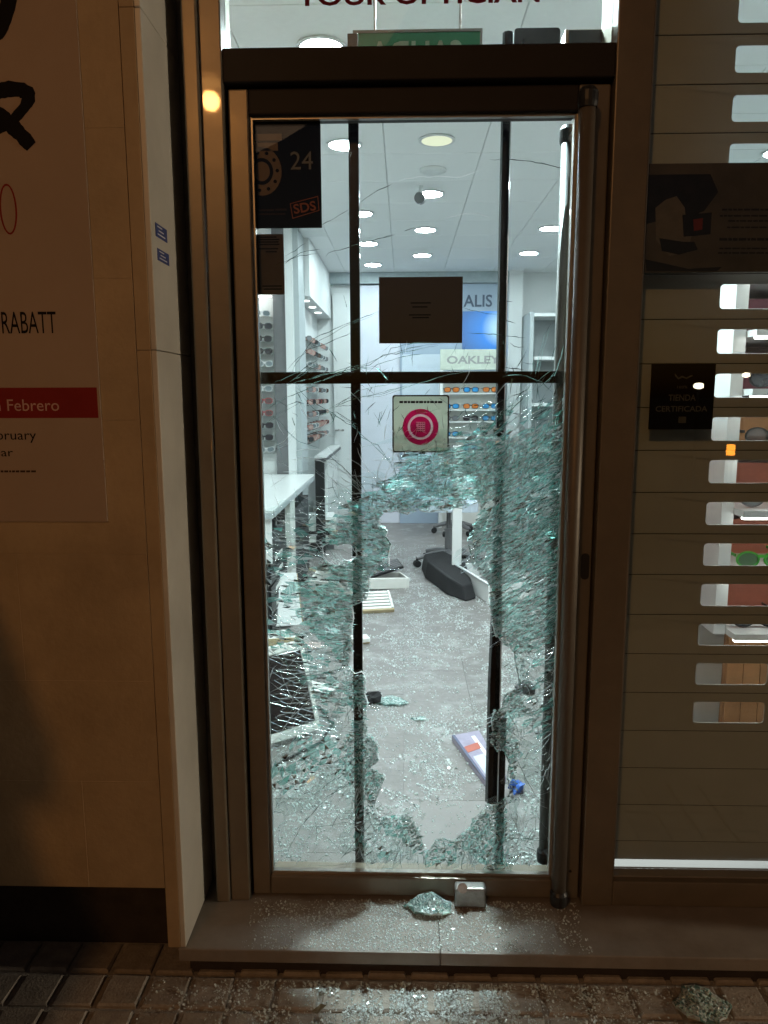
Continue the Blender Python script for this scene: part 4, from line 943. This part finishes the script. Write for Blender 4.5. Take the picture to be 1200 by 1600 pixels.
# fallen fitting table: white post, tray frame, black pad
pb_ = at_z(713, 908, FL)
ft = thing('display_trolley', 'white post trolley with a tray frame and a black pad tipped on the floor', 'trolley', (pb_.x, pb_.y, FL))
MB().box(pb_.x - .035, pb_.x + .035, pb_.y - .02, pb_.y + .02, FL + .03, FL + 1.0).build('post', 'white_gloss', ft, bevel=.006)
q = at_z(764, 942, FL); d_ = Vector((q.x - pb_.x, q.y - pb_.y, 0)); L_ = d_.length; d_.normalize(); sd = Vector((-d_.y, d_.x, 0)); ang = math.atan2(d_.y, d_.x)
tc_ = Vector((pb_.x, pb_.y, FL)) + d_ * (L_ * .75)
def tr(a, b, z0, z1, w0, w1, name, m):                # box in the tray's own frame
    c = Vector((pb_.x, pb_.y, 0)) + d_ * ((a + b) / 2) + sd * ((w0 + w1) / 2); c.z = (z0 + z1) / 2
    MB().obox(c, RZ(ang), (b - a) / 2, abs(w1 - w0) / 2, (z1 - z0) / 2).build(name, m, ft, bevel=.003)
tr(-.02, .62, FL + .002, FL + .125, -.012, .006, 'tray_side', 'white_gloss'); tr(-.02, .62, FL + .002, FL + .125, .30, .318, 'tray_side', 'white_gloss')
tr(-.022, -.004, FL + .003, FL + .126, .007, .299, 'tray_end', 'white_gloss'); tr(.60, .618, FL + .003, FL + .126, .007, .299, 'tray_end', 'white_gloss')
tr(.0, .598, FL + .004, FL + .02, .008, .298, 'tray_floor', 'grey_plastic'); tr(-.02, .62, FL + .1255, FL + .135, -.02, .0, 'tray_lip', 'white_paint')
pad = [at_z(658, 890, FL), at_z(664, 904, FL), at_z(698, 930, FL), at_z(728, 941, FL), at_z(744, 936, FL), at_z(730, 906, FL), at_z(692, 888, FL)]
mb = MB(); low = [(p.x, p.y, FL + .003) for p in pad]; cpx = sum(p.x for p in pad) / 7; cpy = sum(p.y for p in pad) / 7
hi = [(p.x + (cpx - p.x) * .12, p.y + (cpy - p.y) * .12 + .03, FL + h_) for p, h_ in zip(pad, (.13, .13, .115, .085, .09, .14, .15))]
mb.add(low + hi, [tuple(range(7))[::-1], tuple(range(7, 14))] + [(k, (k + 1) % 7, (k + 1) % 7 + 7, k + 7) for k in range(7)]).build('pad', 'cushion', ft, bevel=.010)

def item(name, label, cat, c, R, parts, group=None):
    t = thing(name, label, cat, (c[0], c[1], FL), group=group)
    for pn, (ox, oy, oz), (hx, hy, hz), m in parts:
        cc_ = Vector(c) + R @ Vector((ox, oy, oz)); MB().obox(cc_, R, hx, hy, hz).build(pn, m, t, bevel=.004)
    return t
p = at_z(603, 893, FL + .10)
item('keyboard', 'black keyboard lying tilted on fallen drawers', 'keyboard', (p.x - .08, p.y, FL + .10), rotm(12, -14, 18), [('body', (0, 0, 0), (.20, .07, .010), 'black_plastic')] + [('key_row', (0, -.05 + k * .025, .0125), (.19, .0095, .0025), 'grey_plastic') for k in range(5)])
item('drawer_box', 'white drawer lying open under the keyboard', 'drawer', (p.x - .06, p.y - .05, FL + .045), rotm(0, 4, 20), [('drawer_side', (0, .09, 0), (.20, .008, .04), 'cream_panel'), ('drawer_side', (0, -.09, 0), (.20, .008, .04), 'cream_panel'), ('drawer_end', (.20, 0, 0), (.008, .10, .04), 'cream_panel'), ('drawer_floor', (0, 0, -.034), (.19, .08, .005), 'grey_plastic')])
p = at_z(582, 955, FL)
vt = item('slatted_tray', 'small white slatted tray on the floor left of the aisle', 'tray', (p.x - .0, p.y + .05, FL + .055), rotm(22, 0, 12), [('rim', (.115, 0, 0), (.008, .09, .012), 'cream_panel'), ('rim', (-.115, 0, 0), (.008, .09, .012), 'cream_panel')] + [('slat', (0, -.08 + k * .032, 0), (.107, .010, .008), 'cream_panel') for k in range(6)] + [('rim', (0, -.10, -.012), (.123, .008, .02), 'cardboard')])
p = at_z(518, 930, FL)
item('drawer_box', 'pale drawer with dark inside lying behind the left glass shards', 'drawer', (p.x + .04, p.y + .08, FL + .07), rotm(10, 0, -12), [('drawer_side', (0, -.11, 0), (.17, .008, .055), 'cream_panel'), ('drawer_side', (0, .11, 0), (.17, .008, .055), 'cream_panel'), ('drawer_end', (-.17, 0, 0), (.008, .118, .055), 'cream_panel'), ('drawer_end', (.17, 0, 0), (.008, .118, .055), 'cream_panel'), ('drawer_floor', (0, 0, -.03), (.16, .10, .005), 'black_plastic')])
p = at_z(506, 835, FL)
item('printer', 'white office printer standing on the floor near the desk', 'printer', (p.x, p.y - .6, FL + .17), rotm(0, 0, 8), [('body', (0, 0, 0), (.17, .15, .10), 'printer'), ('lid', (0, .01, .112), (.17, .13, .011), 'white_gloss'), ('paper_slot', (0, -.1525, -.02), (.12, .003, .02), 'black_plastic'), ('tray', (0, -.19, -.08), (.12, .06, .006), 'cream_panel'), ('base', (0, 0, -.135), (.15, .14, .034), 'grey_plastic')])
p = at_z(442, 1185, FL)
item('fallen_monitor', 'black screen in a pale frame leaning at the lower left behind the glass', 'monitor', (p.x - .06, p.y + .16, FL + .19), rotm(-22, 0, 38), [('screen', (0, -.012, 0), (.15, .003, .145), 'screen'), ('bezel', (0, 0, .165), (.17, .012, .018), 'cream_panel'), ('bezel', (0, 0, -.165), (.17, .012, .018), 'cream_panel'), ('bezel', (.162, 0, 0), (.01, .012, .146), 'cream_panel'), ('bezel', (-.162, 0, 0), (.01, .012, .146), 'cream_panel'), ('back', (0, .02, 0), (.15, .008, .145), 'grey_plastic')])
p = at_z(440, 985, FL)
item('white_board', 'white board leaning against the left counter', 'board', (p.x - .0, p.y + .1, FL + .16), rotm(-18, 12, 55), [('board', (0, 0, 0), (.13, .01, .16), 'white_gloss'), ('edge', (.134, 0, 0), (.0035, .0105, .16), 'cardboard')])
p = at_z(440, 1008, FL)
item('paper_carton', 'pale flat carton lying behind the left glass', 'box', (p.x - .03, p.y - .1, FL + .05), rotm(0, 6, 30), [('carton', (0, 0, 0), (.12, .09, .04), 'cream_panel'), ('flap', (0, -.094, .03), (.11, .003, .02), 'cardboard')])
p = at_z(562, 1004, FL)
item('small_box', 'small flat cream box on the floor behind the left bar', 'box', (p.x, p.y, FL + .018), rotm(0, 0, 20), [('lid', (0, 0, .004), (.05, .04, .012), 'cream_panel'), ('base', (0, 0, -.012), (.048, .038, .004), 'cardboard')])
# brochure box near the right bar
pts = [at_z(706, 1158, FL), at_z(748, 1150, FL), at_z(790, 1222, FL), at_z(762, 1236, FL)]
br = thing('brochure', 'glossy brochure with red and violet print lying on the floor by the right bar', 'brochure', (pts[0].x, pts[0].y, FL))
fnb = lambda u, v, d: tuple(pts[0] * ((1 - u) * (1 - v)) + pts[1] * (u * (1 - v)) + pts[2] * (u * v) + pts[3] * ((1 - u) * v) + Vector((0, 0, .012 + d)))
mat('violet', (.30, .27, .36), .3, var=.2, scale=30); mat('dark_blue', (.08, .09, .16), .4); mat('brick_red', (.42, .10, .06), .4)
MB().prism([(0, 0), (1, 0), (1, 1), (0, 1)], fnb, -.01, .012).build('cover', 'violet', br)
MB().prism([(0, 0), (.10, 0), (.10, 1), (0, 1)], fnb, .0115, .0135).build('spine', 'dark_blue', br)
MB().prism([(.12, .28), (.7, .25), (.7, .38), (.12, .40)], fnb, .0115, .0133).build('red_print', 'brick_red', br)
MB().prism([(.6, .1), (.75, .1), (.9, .9), (.75, .9)], fnb, .0115, .0131).build('white_print', 'ink_white', br)
MB().prism([(.2, .5), (.65, .5), (.65, .95), (.2, .95)], fnb, .0115, .0132).build('grey_print', 'pale_blue', br)
def crumple_obj(name, label, cat, c, r, m, n=2, zsc=.6, amp=.5, seed=0):
    bm = bmesh.new(); bmesh.ops.create_icosphere(bm, subdivisions=n, radius=1)
    for v in bm.verts:
        k = 1 + amp * noise.noise(v.co * 2.3 + Vector((seed, seed * 2, 0))); v.co *= k; v.co = Vector((v.co.x * r[0], v.co.y * r[1], max(v.co.z, -.55) * r[2]))
    me = bpy.data.meshes.new(name); bm.to_mesh(me); bm.free(); me.materials.append(MATS[m])
    zmin = min(v.co.z for v in me.vertices)
    o = link(name, me, None, Matrix.Translation((c[0], c[1], c[2] - zmin))); tag(o, label, cat); return o
p = at_z(808, 1240, FL); crumple_obj('plastic_wrapper', 'crumpled bright blue plastic wrapper at the lower right behind the glass', 'wrapper', (p.x, p.y + .02, FL), (.028, .022, .026), 'blue_plastic', 2, amp=.9, seed=3)
p = at_z(582, 1098, FL); crumple_obj('black_fragment', 'small jagged black fragment on the floor beside the left bar', 'fragment', (p.x, p.y, FL), (.035, .022, .030), 'black_plastic', 2, amp=1.3, seed=4)
p = at_z(810, 1082, FL); crumple_obj('black_cable', 'black bundle on the floor seen at the right edge of the hole', 'bundle', (p.x + .03, p.y, FL), (.05, .04, .03), 'black_plastic', 2, amp=.8, seed=5)

for k, (px, py, a_) in enumerate(((470, 1120, 20), (500, 1075, 65), (520, 985, 10), (480, 1010, 100))):
    p = at_z(px, py, FL); mb = MB(); n_ = 5; hw, hl = .05, .075; R = RZ(radians(a_))
    vs = [Vector((p.x, p.y, FL + .003)) + R @ Vector((-hw + 2 * hw * u / n_, -hl + 2 * hl * v / n_, .014 * abs(noise.noise(Vector((u * .5, v * .5, k * 7)))) )) for v in range(n_ + 1) for u in range(n_ + 1)]
    mb.add(vs, [(v * (n_ + 1) + u, v * (n_ + 1) + u + 1, (v + 1) * (n_ + 1) + u + 1, (v + 1) * (n_ + 1) + u) for v in range(n_) for u in range(n_)])
    mb.build('paper_sheet', ['white_paint', 'cream_panel', 'white_paint', 'shelf_pink'][k], None, label=['crumpled white paper just right of the fallen monitor', 'cream paper lying above the fallen monitor', 'white paper beside the slatted tray', 'pinkish leaflet near the flat carton at the left'][k], cat='paper', group='papers on the shop floor')
for k, pts in enumerate((((430, 1195), (460, 1180), (500, 1160), (520, 1130), (500, 1105), (470, 1100)), ((470, 905), (500, 915), (530, 935), (520, 955), (490, 960), (460, 975)))):
    q = [at_z(px, py, FL + .008) for px, py in pts]; P = []
    for i in range(len(q) - 1):
        for t_ in range(4): P.append(q[i].lerp(q[i + 1], t_ / 4))
    MB().tube(P + [q[-1]], .0055, 6).build('power_cable', 'black_plastic', None, label=('black cable curling on the floor under the fallen monitor', 'black cable between the pale drawer and the white board')[k], cat='cable')

# ------------------------------------------------------------------ loose glass
def crumbs(mb, fn, n, s0, s1, r, nm=2):
    for _ in range(n):
        q = fn(r)
        if q is None: continue
        x, y, z = q; s = s0 * (s1 / s0) ** (r.random() ** 1.8); a = r.uniform(0, pi); ti, tj = r.gauss(0, .35), r.gauss(0, .35)
        k = r.choice((3, 4, 4, 5)); ring = []
        for j in range(k): aa = a + 2 * pi * j / k + r.uniform(-.35, .35); rr = s * r.uniform(.6, 1.1); ring.append((rr * cos(aa), rr * sin(aa)))
        th = s * r.uniform(.25, .6); z += s * .35
        vs = [(x + u, y + v, z + ti * u + tj * v - th / 2) for u, v in ring] + [(x + u * .85, y + v * .85, z + ti * u + tj * v + th / 2) for u, v in ring]
        mb.add(vs, [tuple(range(k))[::-1], tuple(range(k, 2 * k))] + [(j, (j + 1) % k, (j + 1) % k + k, j + k) for j in range(k)], r.choice((0, 0, 0, 1)))
cr_ = random.Random(21)
def on_sill(r):
    x = r.gauss(.03, .24); y = r.uniform(-.226, -.04)
    if not (-.40 < x < .46): return None
    if noise.noise(Vector((x * 9, y * 12, 1))) < -.25 and r.random() < .6: return None
    return (x, y, SILL)
mb = MB(); crumbs(mb, on_sill, 9500, .0007, .0042, cr_); mb.build('sill_glass_crumbs', ['crumb_white', 'crumb_glass'], None, label='broken glass crumbs scattered over the stone step', cat='glass crumbs', kind='stuff')
def on_pav(r):
    x = r.gauss(.06, .26); y = -.232 - abs(r.gauss(0, .12))
    if not (-.62 < x < .9): return None
    if noise.noise(Vector((x * 7, y * 9, 5))) < -.15 and r.random() < .75: return None
    j = ((x + .04) / .1065) % 1
    return (x, y, PV + .001 if abs(j - .5) < .43 else PV - .008)
mb = MB(); crumbs(mb, on_pav, 18000, .0008, .0048, cr_); mb.build('pavement_glass_crumbs', ['crumb_white', 'crumb_glass'], None, label='broken glass crumbs spilled on the paving below the step', cat='glass crumbs', kind='stuff')
def on_floor(r):
    y = .06 + (r.random() ** 1.7) * 4.8; x = r.uniform(-.64, .95)
    if noise.noise(Vector((x * 5, y * 4, 9))) + .6 * noise.noise(Vector((x * 15, y * 12, 4))) < -.02 and r.random() < .85: return None
    return (x, y, FL)
def on_patch(r):
    q = on_floor(r)
    return q if q and noise.noise(Vector((q[0] * 3, q[1] * 2.5, 15))) > .05 else None
mb = MB(); crumbs(mb, on_patch, 20000, .0025, .0095, cr_); crumbs(mb, on_floor, 88000, .0009, .0062, cr_); mb.build('floor_glass_crumbs', ['crumb_white', 'crumb_glass'], None, label='broken glass crumbs strewn over the shop floor', cat='glass crumbs', kind='stuff')
def chunk(name, label, c, rx, ry, n, h, r, tilt=0.):
    pts = []
    while len(pts) < n:
        a = r.uniform(0, 2 * pi); q = math.sqrt(r.random()) * (1 + .55 * noise.noise(Vector((cos(a) * 2.6, sin(a) * 2.6, c[0] * 9)))); pts.append((rx * q * cos(a), ry * q * sin(a)))
    dv, de, df, _, _, _ = delaunay_2d_cdt([Vector(p) for p in pts], [], [], 0, 1e-9); mb = MB()
    zz = [c[2] + .0035 + h * (.5 + .5 * noise.noise(Vector((p.x * 30, p.y * 30, c[0])))) * max(0, 1 - (p.x / rx) ** 2 * .8 - (p.y / ry) ** 2 * .3) + abs(r.gauss(0, .0022)) for p in dv]
    for f in df:
        if max((dv[f[a]] - dv[f[b]]).length for a, b in ((0, 1), (1, 2), (2, 0))) > rx * .55: continue
        m = [Vector((c[0] + dv[k].x, c[1] + dv[k].y, zz[k])) for k in f]; g = (m[0] + m[1] + m[2]) / 3
        top = [g + (v - g) * .9 + Vector((0, 0, .0012)) for v in m]; low = [g + (v - g) * .98 - Vector((0, 0, .003)) for v in m]
        mb.add(top + low, [(0, 1, 2), (5, 4, 3), (0, 3, 4, 1), (1, 4, 5, 2), (2, 5, 3, 0)], r.choice((0, 1, 1, 2, 2, 3)))
    return mb.build(name, ['crumb_mint', 'shard_frost', 'crumb_glass', 'crumb_white'], None, label=label, cat='glass chunk')
p = at_z(670, 1428, SILL); chunk('glass_chunk', 'fist-sized clump of crazed glass on the step against the door', (p.x, p.y + .015, SILL), .056, .036, 800, .040, cr_)
p = at_z(611, 1098, FL); chunk('glass_chunk', 'larger flat piece of crazed glass on the shop floor by the black fragment', (p.x, p.y, FL), .065, .045, 380, .012, cr_)
p = at_z(655, 1125, FL); chunk('glass_chunk', 'smaller flat piece of crazed glass farther right on the shop floor', (p.x, p.y, FL), .032, .018, 60, .008, cr_)
p = at_z(1098, 1578, PV); chunk('glass_chunk', 'clump of crazed glass on the paving at the right', (p.x, p.y, PV), .055, .05, 600, .016, cr_)

# ------------------------------------------------------------------ floor lock on the step
p = at_z(735, 1420, SILL); lx, ly = p.x, p.y
lk = thing('floor_lock', 'grey steel floor lock block with a round cylinder at the foot of the door', 'lock', (lx, ly, SILL))
MB().box(lx - .041, lx + .041, ly, min(ly + .055, -.036), SILL + .0005, SILL + .058).build('lock_body', 'steel_worn', lk, bevel=.006)
MB().tube([(lx - .022, ly + .012, SILL + .050), (lx - .022, ly - .006, SILL + .064)], .013, 16).build('lock_cylinder', 'steel_worn', lk)
p = at_z(498, 1583, PV); 
lf = MB(); lf.add([(p.x - .018, p.y, PV + .004), (p.x - .002, p.y - .012, PV + .009), (p.x + .018, p.y + .006, PV + .016), (p.x + .004, p.y + .014, PV + .012), (p.x, p.y, PV + .006)], [(0, 1, 4), (1, 2, 4), (2, 3, 4), (3, 0, 4)])
mat('leaf', (.16, .11, .05), .7); lf.build('fallen_leaf', 'leaf', None, label='small dry leaf among the glass on the paving', cat='leaf')

# ------------------------------------------------------------------ window display behind the shutter
wd = thing('window_display', 'white and orange shelved display unit behind the roller shutter', 'display unit', (1.15, .35, FL))
MB().box(.575, 1.65, .16, .75, FL + .001, .20).build('plinth', 'white_gloss', wd)
MB().box(.575, .60, .18, .75, .201, 2.0).build('side_board', 'shelf_pink', wd)
MB().box(.60, 1.65, .74, .76, .201, .93).build('back_board', 'cream_panel', wd)
MB().box(.601, 1.65, .741, .759, .931, 2.0).build('back_board', 'shelf_pink', wd)
MB().box(.92, .955, .30, .739, .80, 2.0).build('upright', 'white_gloss', wd)
MB().box(1.33, 1.36, .30, .739, .80, 2.0).build('upright', 'white_gloss', wd)
MB().box(1.05, 1.65, .50, .52, .201, .74).build('lower_front', 'wood_orange', wd)
for k in range(11): MB().box(1.052 + k * .054, 1.104 + k * .054, .488, .4995, .205, .735).build('wood_slat', 'wood_orange', wd)
shz = [.80, .98, 1.16, 1.34, 1.50, 1.66, 1.82]
for k, z in enumerate(shz):
    MB().box(.956, 1.329, .24, .739, z, z + .018).build('shelf', 'white_gloss', wd)
    MB().box(.96, 1.32, .245, .262, z - .007, z - .0005).build('fill_strip', 'fill_tube', wd)  # strip lamp added under each shelf to brighten the view through the slots
    MB().box(.956, 1.329, .52, .53, z + .0185, z + .13).build('shelf_back', ['wood_red', 'wood_red', 'wood_red', 'wood_orange', 'burgundy', 'burgundy', 'burgundy'][k], wd)
    for j in range(2):
        i = [0, 7, 3, 1, 0, 2, 0][k] if j == 0 else rnd.choice([0, 1, 3])
        x = 1.045 + j * .19; zz = z + .018 + .028
        gl = thing('sunglasses', f'{("left", "right")[j]} sunglasses on the {ORD[k]} display shelf from the bottom behind the shutter', 'sunglasses', (x, .30, z + .018), group='sunglasses in the window display')
        w, h = .15, .05
        for s in (-1, 1):
            c = x + s * w * .265; o = circle(c, zz, w * .225, h * .5, 20); ii = circle(c, zz, w * .19, h * .4, 20)
            MB().prism(o, XZ(.30), -.003, .003, holes=[ii]).build('rim', f'frame{i}', gl); MB().prism(ii, XZ(.30), -.001, .001).build('lens', f'lens{i}', gl)
            MB().box(*sorted((x + s * w * .488, x + s * w * .51)), .3035, .43, zz + .008, zz + .016).build('temple', f'frame{i}', gl)
        MB().box(x - w * .06, x + w * .06, .297, .303, zz + .006, zz + .014).build('bridge', f'frame{i}', gl)
for x in (.75, 1.10, 1.45):
    MB().lathe((x, .40, 2.695), [(.05, 0), (.05, .006)], 16).build('display_lamp', 'lamp_window', wd)
MB().box(.58, 1.64, .115, .135, FL + .012, .196).build('light_bar', 'lamp_bar', wd)
MB().box(.645, .66, .20, .215, .25, 2.0).build('fill_strip', 'fill_side', wd)  # upright strip lamp added to light the display evenly
MB().box(.575, 1.65, .20, .60, 2.702, 2.72).build('lamp_board', 'white_gloss', wd)

# ------------------------------------------------------------------ street lamp across the road (its light and its reflection are in the photograph)
def street_lamp(x, y, z, label, w):
    t = thing('street_lamp', label, 'street lamp', (x, y - 1.2, -.12), group='sodium street lamps across the road')
    MB().tube([(x, y - 1.2, -.12), (x, y - 1.2, z * .6), (x, y - 1.2, z + .1)], [.08, .06, .04], 12).build('pole', 'grey_plastic', t)
    MB().tube([(x, y - 1.2, z + .08), (x, y - .5, z + .2), (x, y, z + .12)], .03, 8).build('arm', 'grey_plastic', t)
    MB().prism(rrect(x - .14, x + .14, y - .25, y + .25, .08), XY(z), .02, .12).build('lamp_head', 'grey_plastic', t, bevel=.02)
    MB().prism(rrect(x - .11, x + .11, y - .12, y + .12, .05), XY(z), 0, .019).build('lamp_glass', 'street_glow', t)
    l = bpy.data.lights.new('sodium_light', 'POINT'); l.energy = w; l.color = (1, .44, .12); l.shadow_soft_size = .10
    o = bpy.data.objects.new('sodium_light', l); C.objects.link(o); o.parent = t; o.location = (0, 1.2, z + .12 - .18 - .12 + .12)
rc = thing('shadow_container', 'unseen grey container shape added left of the camera, casting the wall shadow', 'container', (-1.8, -1.9, PV))  # container shape added out of view to shade the lower left wall
tag(rc, 'unseen grey container shape added left of the camera to shade the wall')
MB().prism([(-2.59, PV + .12), (-1.24, PV + .12), (-1.20, 1.45), (-1.30, 1.82), (-2.54, 1.82), (-2.63, 1.45)], XZ(-1.4), -.95, 0).build('body', 'grey_plastic', rc, bevel=.03)
MB().prism(rrect(-2.62, -1.22, -2.37, -1.38, .1), XY(1.821), 0, .07).build('lid', 'chair_grey', rc, bevel=.02)
for x in (-2.24, -1.59): MB().tube([(x, -1.399, 1.5), (x, -1.375, 1.5)], .12, 20).build('deposit_hole', 'gasket', rc)
for x in (-2.49, -1.36):
    for y in (-2.25, -1.5): MB().tube([(x - .03, y, PV + .06), (x + .03, y, PV + .06)], .06, 14).build('wheel', 'black_plastic', rc)
def fill_lantern(x, y, z, w):  # lamp added out of view to brighten the pale reveal
    t = thing('fill_lantern', 'unseen lantern added on the facade far to the right to brighten the reveal', 'lantern', (x, y, z))
    MB().box(x - .05, x + .05, -.2055, -.225, z + .10, z + .26).build('back_plate', 'black_plastic', t)
    MB().tube([(x, -.22, z + .2), (x, y, z + .24), (x, y, z + .17)], .012, 8).build('bracket', 'black_plastic', t)
    MB().lathe((x, y, z), [(.05, .165), (.07, .15), (.02, .18)], 16).build('cap', 'black_plastic', t)
    MB().lathe((x, y, z), [(.03, 0), (.06, .03), (.065, .10), (.05, .149)], 16).build('globe', 'fill_lantern_glow', t)
    l = bpy.data.lights.new('fill_lantern_light', 'POINT'); l.energy = w; l.color = (1, .84, .62); l.shadow_soft_size = .08
    o = bpy.data.objects.new('fill_lantern_light', l); C.objects.link(o); o.parent = t; o.location = (0, -.02, -.09)
fill_lantern(5.2, -.50, 1.35, FILL_LANTERN_W)
def mirrored(px, py, dist):
    p = at_y(px, py, .002); d = ray(px, py); return p + Vector((d.x, -d.y, d.z)) * (dist / d.y)
for k, (px, py) in enumerate(((1092, 603), (1166, 586))):
    c = mirrored(px, py, 13 + k * 4)
    t = thing('globe_lamp', ('nearer', 'farther')[k] + ' low globe lamp beyond the road, mirrored in the shop window', 'lamp', (c.x, c.y, -.6), group='low globe lamps beyond the road')
    MB().tube([(c.x, c.y, -.6), (c.x, c.y, c.z - .06)], .035, 10).build('post', 'black_plastic', t)
    MB().lathe((c.x, c.y, c.z), [(.03, -.06), (.085, -.035), (.10, 0), (.08, .04), (.03, .06)], 18).build('globe', 'globe_glow', t)
    MB().lathe((c.x, c.y, c.z), [(.05, .061), (.06, .068), (.01, .09)], 12).build('cap', 'black_plastic', t)
c = mirrored(1142, 703, 9)
t = thing('warning_lamp', 'amber warning lamp on a road stand, mirrored in the shop window', 'warning lamp', (c.x, c.y, -.6))
MB().box(c.x - .03, c.x + .03, c.y - .03, c.y + .03, -.6, c.z - .08).build('stand', 'grey_plastic', t)
MB().box(c.x - .05, c.x + .05, c.y - .04, c.y + .04, c.z - .079, c.z + .08).build('lens', 'amber_glow', t, bevel=.01)
street_lamp(-2.2, -7.25, 5.0, 'orange sodium street lamp across the road facing the shop', STREET_W)
